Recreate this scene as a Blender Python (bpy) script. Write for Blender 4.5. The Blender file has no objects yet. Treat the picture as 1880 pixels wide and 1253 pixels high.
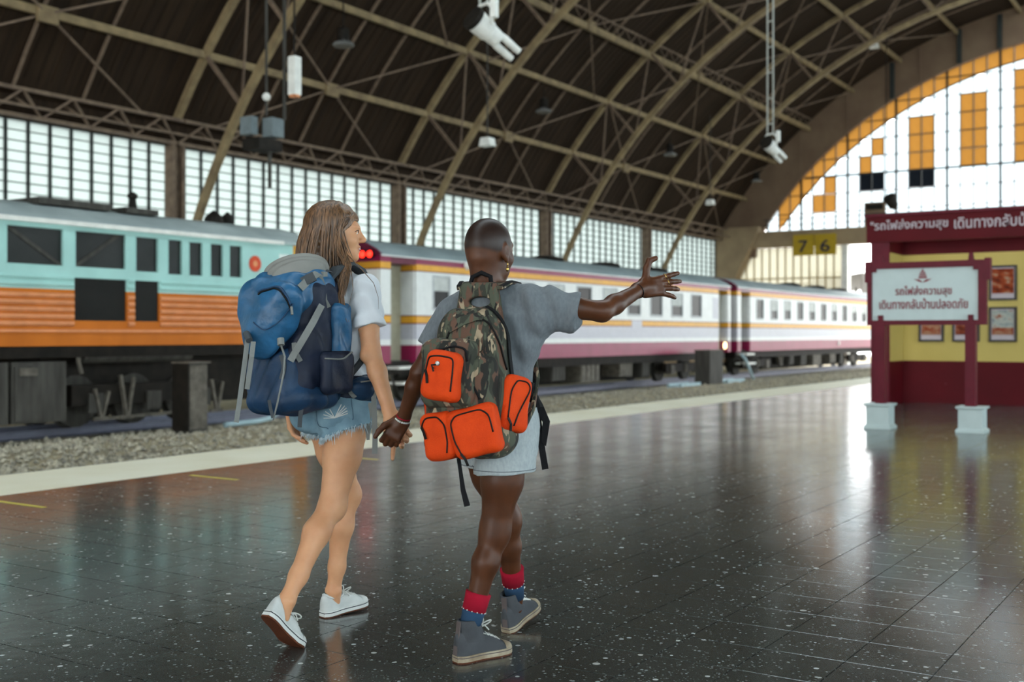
import bpy, math, random
import numpy as np
from mathutils import Vector, Matrix, Euler

random.seed(7)
scene = bpy.context.scene
COL = scene.collection

# ------------------------------------------------------------------ camera, world, exposure
# World axes: +X runs along the platform (the way the travellers walk), +Y towards the trains, z = 0 platform floor.
cam_data = bpy.data.cameras.new('camera')
cam = bpy.data.objects.new('camera', cam_data)
COL.objects.link(cam)
cam.location = (0.0, 0.0, 1.2)
cam.rotation_euler = (math.radians(90), 0.0, math.radians(33.1785 - 90))
cam_data.sensor_width = 36.0
cam_data.lens = 39.83
cam_data.shift_y = -12.5 / 1880
cam_data.clip_start, cam_data.clip_end = 0.05, 400
cam_data.dof.use_dof = True
cam_data.dof.focus_distance = 4.35
cam_data.dof.aperture_fstop = 2.6
scene.camera = cam

world = bpy.data.worlds.new('overcast_sky')
scene.world = world
world.use_nodes = True
bg = world.node_tree.nodes['Background']
bg.inputs['Color'].default_value = (0.965, 0.985, 0.985, 1)
bg.inputs['Strength'].default_value = 6.0

vs = scene.view_settings
vs.view_transform = 'Standard'
vs.look = 'None'
vs.gamma = 1.0
vs.use_curve_mapping = False
vs.exposure = 0.48

# ------------------------------------------------------------------ helpers: colour and materials
def lin(c):
    c = c.lstrip('#')
    v = [int(c[i:i + 2], 16) / 255 for i in (0, 2, 4)]
    return tuple(x / 12.92 if x <= 0.04045 else ((x + 0.055) / 1.055) ** 2.4 for x in v)

def new_mat(name):
    m = bpy.data.materials.new(name)
    m.use_nodes = True
    nt = m.node_tree
    return m, nt, nt.nodes['Principled BSDF'], nt.nodes['Material Output']

def mat(name, col, rough=0.6, metal=0.0, var=0.12, scale=6.0, bump=0.0, bscale=80.0,
        col2=None, stretch=(1, 1, 1), spec=0.16, detail=4.0, coat=0.0, sheen=0.0):
    m, nt, p, out = new_mat(name)
    N, L = nt.nodes, nt.links
    p.inputs['Roughness'].default_value = rough
    p.inputs['Metallic'].default_value = metal
    p.inputs['Specular IOR Level'].default_value = spec
    p.inputs['Coat Weight'].default_value = coat
    p.inputs['Sheen Weight'].default_value = sheen
    a = lin(col)
    b = lin(col2) if col2 else tuple(min(1, x * (1 + var)) for x in a)
    a0 = a if col2 else tuple(x * (1 - var) for x in a)
    tc = N.new('ShaderNodeTexCoord')
    mp = N.new('ShaderNodeMapping')
    mp.inputs['Scale'].default_value = stretch
    L.new(tc.outputs['Object'], mp.inputs['Vector'])
    nz = N.new('ShaderNodeTexNoise')
    nz.inputs['Scale'].default_value = scale
    nz.inputs['Detail'].default_value = detail
    L.new(mp.outputs['Vector'], nz.inputs['Vector'])
    rp = N.new('ShaderNodeValToRGB')
    rp.color_ramp.elements[0].position = 0.3
    rp.color_ramp.elements[1].position = 0.7
    rp.color_ramp.elements[0].color = (*a0, 1)
    rp.color_ramp.elements[1].color = (*b, 1)
    L.new(nz.outputs['Fac'], rp.inputs['Fac'])
    L.new(rp.outputs['Color'], p.inputs['Base Color'])
    if bump:
        n2 = N.new('ShaderNodeTexNoise')
        n2.inputs['Scale'].default_value = bscale
        n2.inputs['Detail'].default_value = 3
        L.new(mp.outputs['Vector'], n2.inputs['Vector'])
        bp = N.new('ShaderNodeBump')
        bp.inputs['Strength'].default_value = bump
        bp.inputs['Distance'].default_value = 0.01
        L.new(n2.outputs['Fac'], bp.inputs['Height'])
        L.new(bp.outputs['Normal'], p.inputs['Normal'])
    return m

def pane_mat(name, col, clear=0.5):
    """dusty sheet glass: part of the daylight passes straight, part is scattered"""
    m, nt, p, out = new_mat(name)
    N, L = nt.nodes, nt.links
    N.remove(p)
    tr = N.new('ShaderNodeBsdfTransparent')
    tr.inputs['Color'].default_value = (*lin(col), 1)
    tl = N.new('ShaderNodeBsdfTranslucent')
    nz = N.new('ShaderNodeTexNoise'); nz.inputs['Scale'].default_value = 3.0
    rp = N.new('ShaderNodeValToRGB')
    c = lin(col)
    rp.color_ramp.elements[0].color = (*[x * 0.8 for x in c], 1)
    rp.color_ramp.elements[1].color = (*c, 1)
    L.new(nz.outputs['Fac'], rp.inputs['Fac'])
    L.new(rp.outputs['Color'], tl.inputs['Color'])
    mx = N.new('ShaderNodeMixShader')
    mx.inputs['Fac'].default_value = 1 - clear
    L.new(tr.outputs[0], mx.inputs[1]); L.new(tl.outputs[0], mx.inputs[2])
    L.new(mx.outputs[0], out.inputs['Surface'])
    return m

def glow_mat(name, col, strength):
    m, nt, p, out = new_mat(name)
    p.inputs['Base Color'].default_value = (*lin(col), 1)
    p.inputs['Emission Color'].default_value = (*lin(col), 1)
    p.inputs['Emission Strength'].default_value = strength
    return m

# ------------------------------------------------------------------ helpers: objects
WLOC = {}

def tag(o, label, cat, group=None, kind=None):
    if label: o['label'] = label
    if cat: o['category'] = cat
    if group: o['group'] = group
    if kind: o['kind'] = kind
    return o

def thing(name, label, cat, loc=(0, 0, 0), group=None, kind=None):
    o = bpy.data.objects.new(name, None)
    o.empty_display_size = 0.1
    COL.objects.link(o)
    o.location = loc
    WLOC[o.name] = Vector(loc)
    return tag(o, label, cat, group, kind)

def link_mesh(name, me, m, parent=None, loc=None, smooth=False):
    """vertices of me are in world metres; a child keeps them relative to its thing"""
    o = bpy.data.objects.new(name, me)
    COL.objects.link(o)
    if m is not None: me.materials.append(m)
    n = len(me.vertices)
    co = np.empty(n * 3, np.float32); me.vertices.foreach_get('co', co); co = co.reshape(-1, 3)
    if parent is not None:
        off = WLOC[parent.name]
        o.parent = parent
        WLOC[o.name] = off
    else:
        lo, hi = co.min(0), co.max(0)
        off = Vector(((lo[0] + hi[0]) / 2, (lo[1] + hi[1]) / 2, lo[2])) if loc is None else Vector(loc)
        o.location = off
        WLOC[o.name] = off
    co -= np.array(off, np.float32)
    me.vertices.foreach_set('co', co.ravel())
    if smooth:
        me.polygons.foreach_set('use_smooth', np.ones(len(me.polygons), bool))
    me.update()
    return o

def share(name, me, loc, parent):
    """one more object on shared mesh data, placed at a world position under its thing"""
    o = bpy.data.objects.new(name, me)
    COL.objects.link(o)
    o.parent = parent
    o.location = Vector(loc) - WLOC[parent.name]
    return o

class MB:
    """collects shapes in world metres and links them as one mesh object"""
    def __init__(self): self.v, self.f = [], []
    def quadbox(self, pts):
        b = len(self.v); self.v += [tuple(p) for p in pts]
        for q in ((0, 3, 2, 1), (4, 5, 6, 7), (0, 1, 5, 4), (1, 2, 6, 5), (2, 3, 7, 6), (3, 0, 4, 7)):
            self.f.append(tuple(b + i for i in q))
        return self
    def box(self, x0, x1, y0, y1, z0, z1):
        return self.quadbox([(x0, y0, z0), (x1, y0, z0), (x1, y1, z0), (x0, y1, z0),
                             (x0, y0, z1), (x1, y0, z1), (x1, y1, z1), (x0, y1, z1)])
    def bar(self, p, q, w, h=None, up=(0, 0, 1)):
        h = h or w
        p, q = Vector(p), Vector(q)
        d = (q - p).normalized()
        u = Vector(up)
        if abs(d.dot(u)) > 0.99: u = Vector((1, 0, 0)) if abs(d.x) < .9 else Vector((0, 1, 0))
        s = d.cross(u).normalized() * (w / 2)
        t = s.cross(d).normalized() * (h / 2)
        return self.quadbox([p - s - t, p + s - t, p + s + t, p - s + t, q - s - t, q + s - t, q + s + t, q - s + t])
    def tube(self, pts, r, n=8, cap=True, flat=1.0, up=(0, 0, 1)):
        pts = [Vector(p) for p in pts]
        k = len(pts)
        rr = r if isinstance(r, (list, tuple)) else [r] * k
        b = len(self.v)
        prev = None
        for i, p in enumerate(pts):
            d = (pts[min(i + 1, k - 1)] - pts[max(i - 1, 0)]).normalized()
            if prev is None:
                u = Vector(up)
                if abs(d.dot(u)) > 0.95: u = Vector((1, 0, 0)) if abs(d.x) < .9 else Vector((0, 1, 0))
                s = d.cross(u).normalized()
            else:
                s = (prev - d * prev.dot(d)).normalized()
            prev = s
            t = s.cross(d)
            for j in range(n):
                a = 2 * math.pi * j / n
                self.v.append(tuple(p + s * (math.cos(a) * rr[i]) + t * (math.sin(a) * rr[i] * flat)))
        for i in range(k - 1):
            for j in range(n):
                j2 = (j + 1) % n
                self.f.append((b + i * n + j, b + i * n + j2, b + (i + 1) * n + j2, b + (i + 1) * n + j))
        if cap:
            self.f.append(tuple(b + j for j in range(n))[::-1])
            self.f.append(tuple(b + (k - 1) * n + j for j in range(n)))
        return self
    def ribbon(self, pts, w, t, nrm):
        """flat strap through pts; nrm = outward normal (one, or one per point)"""
        pts = [Vector(p) for p in pts]
        k = len(pts); b = len(self.v)
        for i, p in enumerate(pts):
            d = (pts[min(i + 1, k - 1)] - pts[max(i - 1, 0)]).normalized()
            nn = Vector(nrm[i] if isinstance(nrm[0], (tuple, list, Vector)) else nrm)
            s = d.cross(nn).normalized()
            nn = s.cross(d).normalized()
            ww = w[i] if isinstance(w, (list, tuple)) else w
            for a_, b_ in ((-1, -1), (1, -1), (1, 1), (-1, 1)):
                self.v.append(tuple(p + s * (a_ * ww / 2) + nn * (b_ * t / 2)))
        for i in range(k - 1):
            for j in range(4):
                j2 = (j + 1) % 4
                self.f.append((b + i * 4 + j, b + i * 4 + j2, b + (i + 1) * 4 + j2, b + (i + 1) * 4 + j))
        self.f.append((b + 3, b + 2, b + 1, b)); e = b + (k - 1) * 4
        self.f.append((e, e + 1, e + 2, e + 3))
        return self
    def prism(self, poly, a0, a1, axis):
        """poly: 2-D outline; extruded along axis 'x' (poly = y,z), 'y' (poly = x,z) or 'z' (poly = x,y)"""
        b = len(self.v); n = len(poly)
        for a in (a0, a1):
            for (p, q) in poly:
                self.v.append({'x': (a, p, q), 'y': (p, a, q), 'z': (p, q, a)}[axis])
        self.f.append(tuple(range(b, b + n))[::-1]); self.f.append(tuple(range(b + n, b + 2 * n)))
        for j in range(n):
            j2 = (j + 1) % n
            self.f.append((b + j, b + j2, b + n + j2, b + n + j))
        return self
    def lathe(self, c, axis, prof, n=16):
        """prof: (distance along axis, radius)"""
        c, d = Vector(c), Vector(axis).normalized()
        u = Vector((0, 0, 1)) if abs(d.z) < .9 else Vector((1, 0, 0))
        s = d.cross(u).normalized(); t = s.cross(d)
        b = len(self.v); k = len(prof)
        for (h_, r) in prof:
            for j in range(n):
                a = 2 * math.pi * j / n
                self.v.append(tuple(c + d * h_ + s * (r * math.cos(a)) + t * (r * math.sin(a))))
        for i in range(k - 1):
            for j in range(n):
                j2 = (j + 1) % n
                self.f.append((b + i * n + j, b + i * n + j2, b + (i + 1) * n + j2, b + (i + 1) * n + j))
        self.f.append(tuple(b + j for j in range(n))[::-1]); e = b + (k - 1) * n
        self.f.append(tuple(e + j for j in range(n)))
        return self
    def ball(self, c, r, n=10, m=6):
        rx, ry, rz = r if isinstance(r, (tuple, list)) else (r, r, r)
        b = len(self.v)
        for i in range(m + 1):
            th = math.pi * (i + .02) / (m + .04)
            for j in range(n):
                a = 2 * math.pi * j / n
                self.v.append((c[0] + rx * math.sin(th) * math.cos(a), c[1] + ry * math.sin(th) * math.sin(a), c[2] + rz * math.cos(th)))
        for i in range(m):
            for j in range(n):
                j2 = (j + 1) % n
                self.f.append((b + i * n + j, b + (i + 1) * n + j, b + (i + 1) * n + j2, b + i * n + j2))
        return self
    def mesh(self, name):
        me = bpy.data.meshes.new(name); me.from_pydata(self.v, [], self.f); me.update()
        return me
    def build(self, name, m, parent=None, smooth=False, loc=None):
        return link_mesh(name, self.mesh(name), m, parent, loc, smooth)

def holes_panel(mb, x0, x1, z0, z1, holes, y0, y1):
    """a wall strip between x0..x1 and z0..z1 with rectangular openings, as boxes"""
    xs = sorted({x0, x1, *[min(max(v, x0), x1) for h_ in holes for v in h_[:2]]})
    zs = sorted({z0, z1, *[min(max(v, z0), z1) for h_ in holes for v in h_[2:]]})
    for j in range(len(zs) - 1):
        za, zb = zs[j], zs[j + 1]; run = None
        for i in range(len(xs) - 1):
            xa, xb = xs[i], xs[i + 1]; cx, cz = (xa + xb) / 2, (za + zb) / 2
            solid = not any(h_[0] < cx < h_[1] and h_[2] < cz < h_[3] for h_ in holes)
            if solid: run = run if run is not None else xa
            if run is not None and (not solid or i == len(xs) - 2):
                mb.box(run, xb if solid else xa, y0, y1, za, zb); run = None
    return mb

def text_mesh(body, size, extrude=0.002):
    cu = bpy.data.curves.new('lettering', 'FONT')
    cu.body = body; cu.size = size; cu.extrude = extrude; cu.resolution_u = 3
    cu.align_x = 'LEFT'; cu.offset = 0.012
    o = bpy.data.objects.new('lettering', cu); COL.objects.link(o)
    dg = bpy.context.evaluated_depsgraph_get()
    me = bpy.data.meshes.new_from_object(o.evaluated_get(dg))
    bpy.data.objects.remove(o); bpy.data.curves.remove(cu)
    return me

def text_on_x_plane(name, body, x, y_left, y_right, z_mid, m, parent, height=None, bold=0.0):
    """lettering on a board that faces -X, read from the left (high Y) to the right (low Y)"""
    me = text_mesh(body, 1.0, 0.004)
    n = len(me.vertices); co = np.empty(n * 3, np.float32); me.vertices.foreach_get('co', co); co = co.reshape(-1, 3)
    w = co[:, 0].max() - co[:, 0].min(); k = (y_left - y_right) / w
    kz = k if height is None else height / (co[:, 1].max() - co[:, 1].min())
    zc = (co[:, 1].max() + co[:, 1].min()) / 2
    out = np.empty_like(co)
    out[:, 0] = x - co[:, 2] - 0.004
    out[:, 1] = y_left - (co[:, 0] - co[:, 0].min()) * k
    out[:, 2] = z_mid + (co[:, 1] - zc) * kz
    if bold:
        dups = []
    me.vertices.foreach_set('co', out.ravel().astype(np.float32))
    return link_mesh(name, me, m, parent)

ORD = ['first', 'second', 'third', 'fourth', 'fifth', 'sixth', 'seventh', 'eighth', 'ninth', 'tenth']

# ------------------------------------------------------------------ materials of the place
M = {}
M['steel'] = mat('painted_truss_steel', '#8f7d5c', 0.55, col2='#6f5f48', scale=2.5, bump=.15, bscale=30)
M['steel_grey'] = mat('weathered_truss_steel', '#7c6a58', 0.6, col2='#5d4e42', scale=4, bump=.15, bscale=30)
M['roof'] = mat('dark_roof_boards', '#231a12', 0.9, col2='#33261a', scale=1.2, stretch=(6, .3, .3), bump=.3, bscale=8)
M['wall_brown'] = mat('brown_plaster', '#7a6652', 0.85, col2='#6a5646', scale=.8)
M['concrete'] = mat('beige_concrete', '#9a8669', 0.85, col2='#85725a', scale=1.2, bump=.2, bscale=15)
M['mullion'] = mat('dark_window_bars', '#2e3230', 0.6)
M['pane'] = pane_mat('frosted_white_pane', '#a2a8a6', .5)
M['pane_bright'] = pane_mat('clean_white_pane', '#c4cacd', .55)
M['pane_clear'] = pane_mat('roof_glass', '#e4ebee', .8)
M['pane_amber'] = pane_mat('amber_pane', '#a0865b', .4)
M['pane_cream'] = pane_mat('cream_pane', '#b2b0a6', .45)
M['pane_dark'] = mat('dark_pane', '#20242c', .2)
M['rail'] = mat('worn_rail_steel', '#6b6d7a', 0.35, metal=.7)
M['pale_pipe'] = mat('pale_blue_pipe', '#9fb6bc', .5)
M['black'] = mat('sooty_black', '#15130f', .7, col2='#241f1a', scale=5)
M['undergrey'] = mat('grimy_grey_metal', '#4a4843', .7, col2='#34322e', scale=3, stretch=(3, 3, .5))
M['iron'] = mat('brake_iron', '#6a645a', .6, col2='#4a463f', scale=8)
M['white_metal'] = mat('white_enamel', '#d9d9d2', .35)
M['cream_paint'] = mat('cream_platform_paint', '#f0ead4', .5, col2='#e6dec2', scale=1.5, bump=.1, spec=.4)
M['yellow_paint'] = mat('yellow_floor_paint', '#c3b255', .6)

def floor_material():
    m, nt, p, out = new_mat('polished_terrazzo')
    N, L = nt.nodes, nt.links
    geo = N.new('ShaderNodeNewGeometry')
    def vor(scale, rnd=1.0):
        v = N.new('ShaderNodeTexVoronoi'); v.inputs['Scale'].default_value = scale
        v.inputs['Randomness'].default_value = rnd
        L.new(geo.outputs['Position'], v.inputs['Vector']); return v
    def ramp(src, stops):
        r = N.new('ShaderNodeValToRGB'); e = r.color_ramp.elements
        while len(e) < len(stops): e.new(.5)
        for k, (pos, c) in enumerate(stops):
            e[k].position = pos; e[k].color = (*c, 1)
        L.new(src, r.inputs['Fac']); return r
    def mix(fac, a, b):
        x = N.new('ShaderNodeMix'); x.data_type = 'RGBA'
        L.new(fac, x.inputs[0]); L.new(a, x.inputs[6]); L.new(b, x.inputs[7]); return x.outputs[2]
    nz = N.new('ShaderNodeTexNoise'); nz.inputs['Scale'].default_value = 45; nz.inputs['Detail'].default_value = 6
    L.new(geo.outputs['Position'], nz.inputs['Vector'])
    base = ramp(nz.outputs['Fac'], [(.3, (.016, .019, .018)), (.55, (.044, .05, .046)), (.8, (.088, .095, .088))])
    col = base.outputs['Color']
    for sc, thr, c in ((95, .72, (.11, .12, .115)), (70, .86, (.17, .18, .175)), (48, .93, (.3, .32, .31)), (30, .965, (.48, .5, .48)), (21, .985, (.55, .55, .52))):
        v = vor(sc)
        sel = N.new('ShaderNodeSeparateColor'); L.new(v.outputs['Color'], sel.inputs[0])
        gt = N.new('ShaderNodeMath'); gt.operation = 'GREATER_THAN'; gt.inputs[1].default_value = thr
        L.new(sel.outputs[0], gt.inputs[0])
        ds = N.new('ShaderNodeMath'); ds.operation = 'LESS_THAN'; ds.inputs[1].default_value = .30
        L.new(v.outputs['Distance'], ds.inputs[0])
        an = N.new('ShaderNodeMath'); an.operation = 'MULTIPLY'
        L.new(gt.outputs[0], an.inputs[0]); L.new(ds.outputs[0], an.inputs[1])
        cc = N.new('ShaderNodeRGB'); cc.outputs[0].default_value = (*c, 1)
        col = mix(an.outputs[0], col, cc.outputs[0])
    # each tile a touch lighter or darker than its neighbours
    sn = N.new('ShaderNodeVectorMath'); sn.operation = 'SNAP'
    sn.inputs[1].default_value = (.31, .31, 10)
    L.new(geo.outputs['Position'], sn.inputs[0])
    wn = N.new('ShaderNodeTexWhiteNoise'); L.new(sn.outputs[0], wn.inputs['Vector'])
    mr = N.new('ShaderNodeMapRange'); mr.inputs[3].default_value = .85; mr.inputs[4].default_value = 1.15
    L.new(wn.outputs['Value'], mr.inputs[0])
    hs = N.new('ShaderNodeHueSaturation'); L.new(mr.outputs[0], hs.inputs['Value']); L.new(col, hs.inputs['Color'])
    L.new(hs.outputs[0], p.inputs['Base Color'])
    n2 = N.new('ShaderNodeTexNoise'); n2.inputs['Scale'].default_value = 1.3; n2.inputs['Detail'].default_value = 5
    L.new(geo.outputs['Position'], n2.inputs['Vector'])
    r2 = N.new('ShaderNodeMapRange'); r2.inputs[3].default_value = .09; r2.inputs[4].default_value = .22
    L.new(n2.outputs['Fac'], r2.inputs[0]); L.new(r2.outputs[0], p.inputs['Roughness'])
    n3 = N.new('ShaderNodeTexNoise'); n3.inputs['Scale'].default_value = 9; n3.inputs['Detail'].default_value = 2
    L.new(geo.outputs['Position'], n3.inputs['Vector'])
    bp = N.new('ShaderNodeBump'); bp.inputs['Strength'].default_value = .06; bp.inputs['Distance'].default_value = .01
    L.new(n3.outputs['Fac'], bp.inputs['Height']); L.new(bp.outputs['Normal'], p.inputs['Normal'])
    p.inputs['Specular IOR Level'].default_value = 1.0
    return m
M['floor'] = floor_material()

# ------------------------------------------------------------------ floor, platform edge, ballast
TILE = 0.31
fl = MB()
TX0, TX1, TY0, TY1 = 0.73, 0.73 + 90 * TILE, 0.01 - 12 * TILE, 0.01 + 25 * TILE   # tiled stretch built piece by piece
fl.box(TX0, TX1, TY0, TY1, -.3, -.012)
fl.box(-60, TX0, -13.3, 7.78, -.3, 0).box(TX1, 120, -13.3, 7.78, -.3, 0)
fl.box(TX0, TX1, -13.3, TY0, -.3, 0).box(TX0, TX1, TY1, 7.78, -.3, 0)
floor = fl.build('floor', M['floor'], loc=(0, 0, -.3))
tag(floor, 'dark polished terrazzo platform floor with white chips', 'floor', kind='structure')
t = TILE / 2 - .0009
tb = MB(); b_ = .0016
tb.v = [(-t, -t, -.012), (t, -t, -.012), (t, t, -.012), (-t, t, -.012), (-t, -t, -b_), (t, -t, -b_), (t, t, -b_), (-t, t, -b_),
        (-t + b_, -t + b_, 0), (t - b_, -t + b_, 0), (t - b_, t - b_, 0), (-t + b_, t - b_, 0)]
tb.f = [(0, 1, 5, 4), (1, 2, 6, 5), (2, 3, 7, 6), (3, 0, 4, 7), (4, 5, 9, 8), (5, 6, 10, 9), (6, 7, 11, 10), (7, 4, 8, 11), (8, 9, 10, 11)]
tile_me = tb.mesh('tile'); tile_me.materials.append(M['floor'])
cells = []
for i in range(90):
    for j in range(37):
        x, y = TX0 + (i + .5) * TILE, TY0 + (j + .5) * TILE
        dep, lat = .837 * x + .547 * y, .547 * x - .837 * y
        seen = dep > 3.6 and abs(lat) < dep * .46 + .2
        cells.append((dep if seen else 1e3 + dep, x, y))
cells.sort()
for (_, x, y) in cells[:300]:
    share('tile', tile_me, (x, y, 0), floor)
tf = MB()
for (_, x, y) in cells[300:]:
    b0 = len(tf.v)
    tf.v += [(vx + x, vy + y, vz) for vx, vy, vz in tb.v]
    tf.f += [tuple(b0 + i for i in f) for f in tb.f]
o = tf.build('tile_field', M['floor'], floor); o['kind'] = 'stuff'

kerb = MB().box(-60, 120, 7.78, 8.9, -.42, 0.0).build('trim_1', M['cream_paint'])
tag(kerb, 'broad cream painted band along the platform edge', 'platform edge', kind='structure')
for i, (xa, lab) in enumerate(((4.79, 'short yellow line on the floor at the left edge of the picture'),
                               (6.57, 'short yellow line on the floor left of the person in denim shorts'),
                               (8.36, 'short yellow line on the floor between the two walking people'))):
    o = MB().box(xa - .022, xa + .022, 7.0, 7.56, -.001, .0015).build('floor_marking', M['yellow_paint'])
    tag(o, lab, 'floor line', 'yellow lines at the platform edge')

M['ground'] = mat('sandy_ballast', '#b0a486', .95, col2='#8a8272', scale=3, bump=.5, bscale=40)
g = MB()
gx, gy = np.arange(-10, 111, 3.0), np.array([8.7, 9.6, 11, 12.5, 13.4, 14.4, 15.4, 16.4, 18.4, 22, 26.5])
gz = [-.62, -.62, -.58, -.56, -.46, -.44, -.5, -.56, -.56, -.6, -.6]
for i, x in enumerate(gx):
    for j, y in enumerate(gy): g.v.append((float(x), float(y), gz[j] + random.uniform(-.015, .015)))
for i in range(len(gx) - 1):
    for j in range(len(gy) - 1):
        a = i * len(gy) + j; g.f.append((a, a + len(gy), a + len(gy) + 1, a + 1))
o = g.build('ground', M['ground'], smooth=True); tag(o, 'sandy track bed beside the platform', 'ground', kind='structure')
# ballast stones, too many to count
M['stone'] = mat('grey_ballast_stone', '#5f5d58', .9, col2='#c6bda6', scale=14.0, detail=6, bump=.3)
sb = MB(); rs = random.Random(3)
base = [Vector(p).normalized() for p in ((1, 0, 0), (-1, 0, 0), (0, 1, 0), (0, -1, 0), (0, 0, 1), (0, 0, -1))]
octa = ((0, 2, 4), (2, 1, 4), (1, 3, 4), (3, 0, 4), (2, 0, 5), (1, 2, 5), (3, 1, 5), (0, 3, 5))
for k in range(15000):
    x = 8 + 62 * rs.random() ** 1.7
    y = rs.uniform(11.2, 16.7) if rs.random() < .8 else rs.uniform(11.6, 13.2)
    if abs(y - 11.98) < .13 or (14.9 < y < 15.6 and (13.0 < x < 13.7 or 13.9 < x < 15.6 or 32.5 < x < 38.1)): continue
    zg = float(np.interp(y, gy, gz)); r = rs.uniform(.02, .055) * (1 if rs.random() < .93 else 1.7)
    b0 = len(sb.v); ang = rs.uniform(0, 6.28); ca, sa = math.cos(ang), math.sin(ang)
    for p in base:
        q = p * r * rs.uniform(.6, 1.2); sb.v.append((x + q.x * ca - q.y * sa, y + q.x * sa + q.y * ca, zg + .01 + q.z * .8))
    sb.f += [tuple(b0 + i for i in f) for f in octa]
o = sb.build('gravel', M['stone']); tag(o, 'loose grey ballast stones beside the tracks', 'gravel', kind='stuff')

def rail(y, top, lab):
    prof = [(-.06, 0), (.06, 0), (.06, .012), (.012, .03), (.012, .1), (.034, .11), (.034, .14), (-.034, .14), (-.034, .11), (-.012, .1), (-.012, .03), (-.06, .012)]
    o = MB().prism([(y + a, top - .14 + b) for a, b in prof], -10, 110, 'x').build('rail', M['rail'])
    tag(o, lab, 'rail', 'steel rails')
rail(10.95, -.42, 'steel rail closest to the cream platform edge')
rail(11.98, -.42, 'steel rail at the near side of the ballast, second from the platform edge')
rail(16.9, -.4, 'worn steel rail under the near wheels of the trains')
rail(17.97, -.4, 'worn steel rail under the far wheels of the trains')

# ------------------------------------------------------------------ roof
RC = (6.37, -5.04)                                     # centre of the arch in (y, z)
def arch(radius, ang): return (RC[0] + radius * math.sin(ang), RC[1] + radius * math.cos(ang))
X0, XE = -60.3, 61.8
rf = MB(); NA = 56; AMAX = 1.01
SKY = .088                                             # half angle of the ridge glazing, added out of view for light from above
for (g0, g1) in ((-AMAX, -SKY), (SKY, AMAX)):
    xa, xb = X0, XE
    b0 = len(rf.v)
    for x in (xa, xb):
        for r in (23.05, 23.3):
            for k in range(NA + 1):
                y, z = arch(r, g0 + (g1 - g0) * k / NA); rf.v.append((x, y, z))
    n = NA + 1
    for k in range(NA):
        a, b, c_, d = b0 + k, b0 + n + k, b0 + 2 * n + k, b0 + 3 * n + k
        rf.f += [(a, a + 1, c_ + 1, c_), (b, d, d + 1, b + 1), (a, b, b + 1, a + 1), (c_, c_ + 1, d + 1, d)]
    for k in (0, NA):
        rf.f.append((b0 + k, b0 + 2 * n + k, b0 + 3 * n + k, b0 + n + k))
ceiling = rf.build('ceiling', M['roof'])
sk = thing('window_11', 'added glazed ridge along the unseen top of the arched roof, for light from above', 'skylight', (0, RC[0], 17.9), kind='structure')
MB().box(X0, XE, RC[0] - 2.0, RC[0] + 2.0, 17.98, 18.0).build('glazing', M['pane_clear'], sk)
fr = MB()
for k in range(41): fr.box(X0 + k * 3.05 - .04, X0 + k * 3.05 + .04, RC[0] - 2.05, RC[0] + 2.05, 17.9, 17.98)
fr.build('window_frame', M['steel'], sk)
tag(ceiling, 'dark arched boarded roof of the train hall', 'roof', kind='structure')
# raised board seams of the roof lining, each a long strip running up the slope
seam = MB()
for i in range(160):
    x = 2 + i * .375
    if x > XE - .3: break
    b0 = len(seam.v)
    for k in range(25):
        a = .30 + (AMAX - .02 - .30) * k / 24
        for r in (23.06, 23.03):
            y, z = arch(r, a)
            seam.v += [(x - .02, y, z), (x + .02, y, z)]
    for k in range(24):
        p, q = b0 + 4 * k, b0 + 4 * k + 4
        seam.f += [(p + 2, p + 3, q + 3, q + 2), (p, p + 2, q + 2, q), (p + 1, q + 1, q + 3, p + 3)]
o = seam.build('board_seam', M['roof'], ceiling); o['kind'] = 'stuff'

RIBX = [21.7, 31.8, 41.9, 51.6]                        # the ribs in view, ten metres apart
PURL = [math.atan2(y - RC[0], z - RC[1]) for (y, z) in ((24.4, 9.0), (22.65, 10.95), (20.65, 12.75), (18.2, 14.45), (15.7, 15.8))]
PURL += [PURL[-1] - .135 * k for k in (1, 2)]
ICEN, IR = (6.24, -4.44), 20.47
def inner(ang): return (ICEN[0] + IR * math.sin(ang), ICEN[1] + IR * math.cos(ang))
def chord(mb, x, fn, a0, a1, n, w, h):
    pts = [fn(a0 + (a1 - a0) * k / n) for k in range(n + 1)]
    b0 = len(mb.v)
    for k, (y, z) in enumerate(pts):
        ya, za = pts[max(k - 1, 0)]; yb, zb = pts[min(k + 1, n)]
        l = math.hypot(yb - ya, zb - za); ny, nz = -(zb - za) / l * h / 2, (yb - ya) / l * h / 2
        mb.v += [(x - w / 2, y - ny, z - nz), (x + w / 2, y - ny, z - nz), (x + w / 2, y + ny, z + nz), (x - w / 2, y + ny, z + nz)]
    for k in range(n):
        for j in range(4):
            j2 = (j + 1) % 4; mb.f.append((b0 + 4 * k + j, b0 + 4 * k + j2, b0 + 4 * k + 4 + j2, b0 + 4 * k + 4 + j))
    mb.f += [(b0, b0 + 1, b0 + 2, b0 + 3), tuple(b0 + 4 * n + j for j in (3, 2, 1, 0))]
A_IN0, A_IN1 = math.acos((-.45 - ICEN[1]) / IR), -1.0
rib_where = ['rising from behind the orange locomotive', 'rising between the two walking people',
             'rising above the pointing arm', 'farthest of all, beside the end wall']
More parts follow.
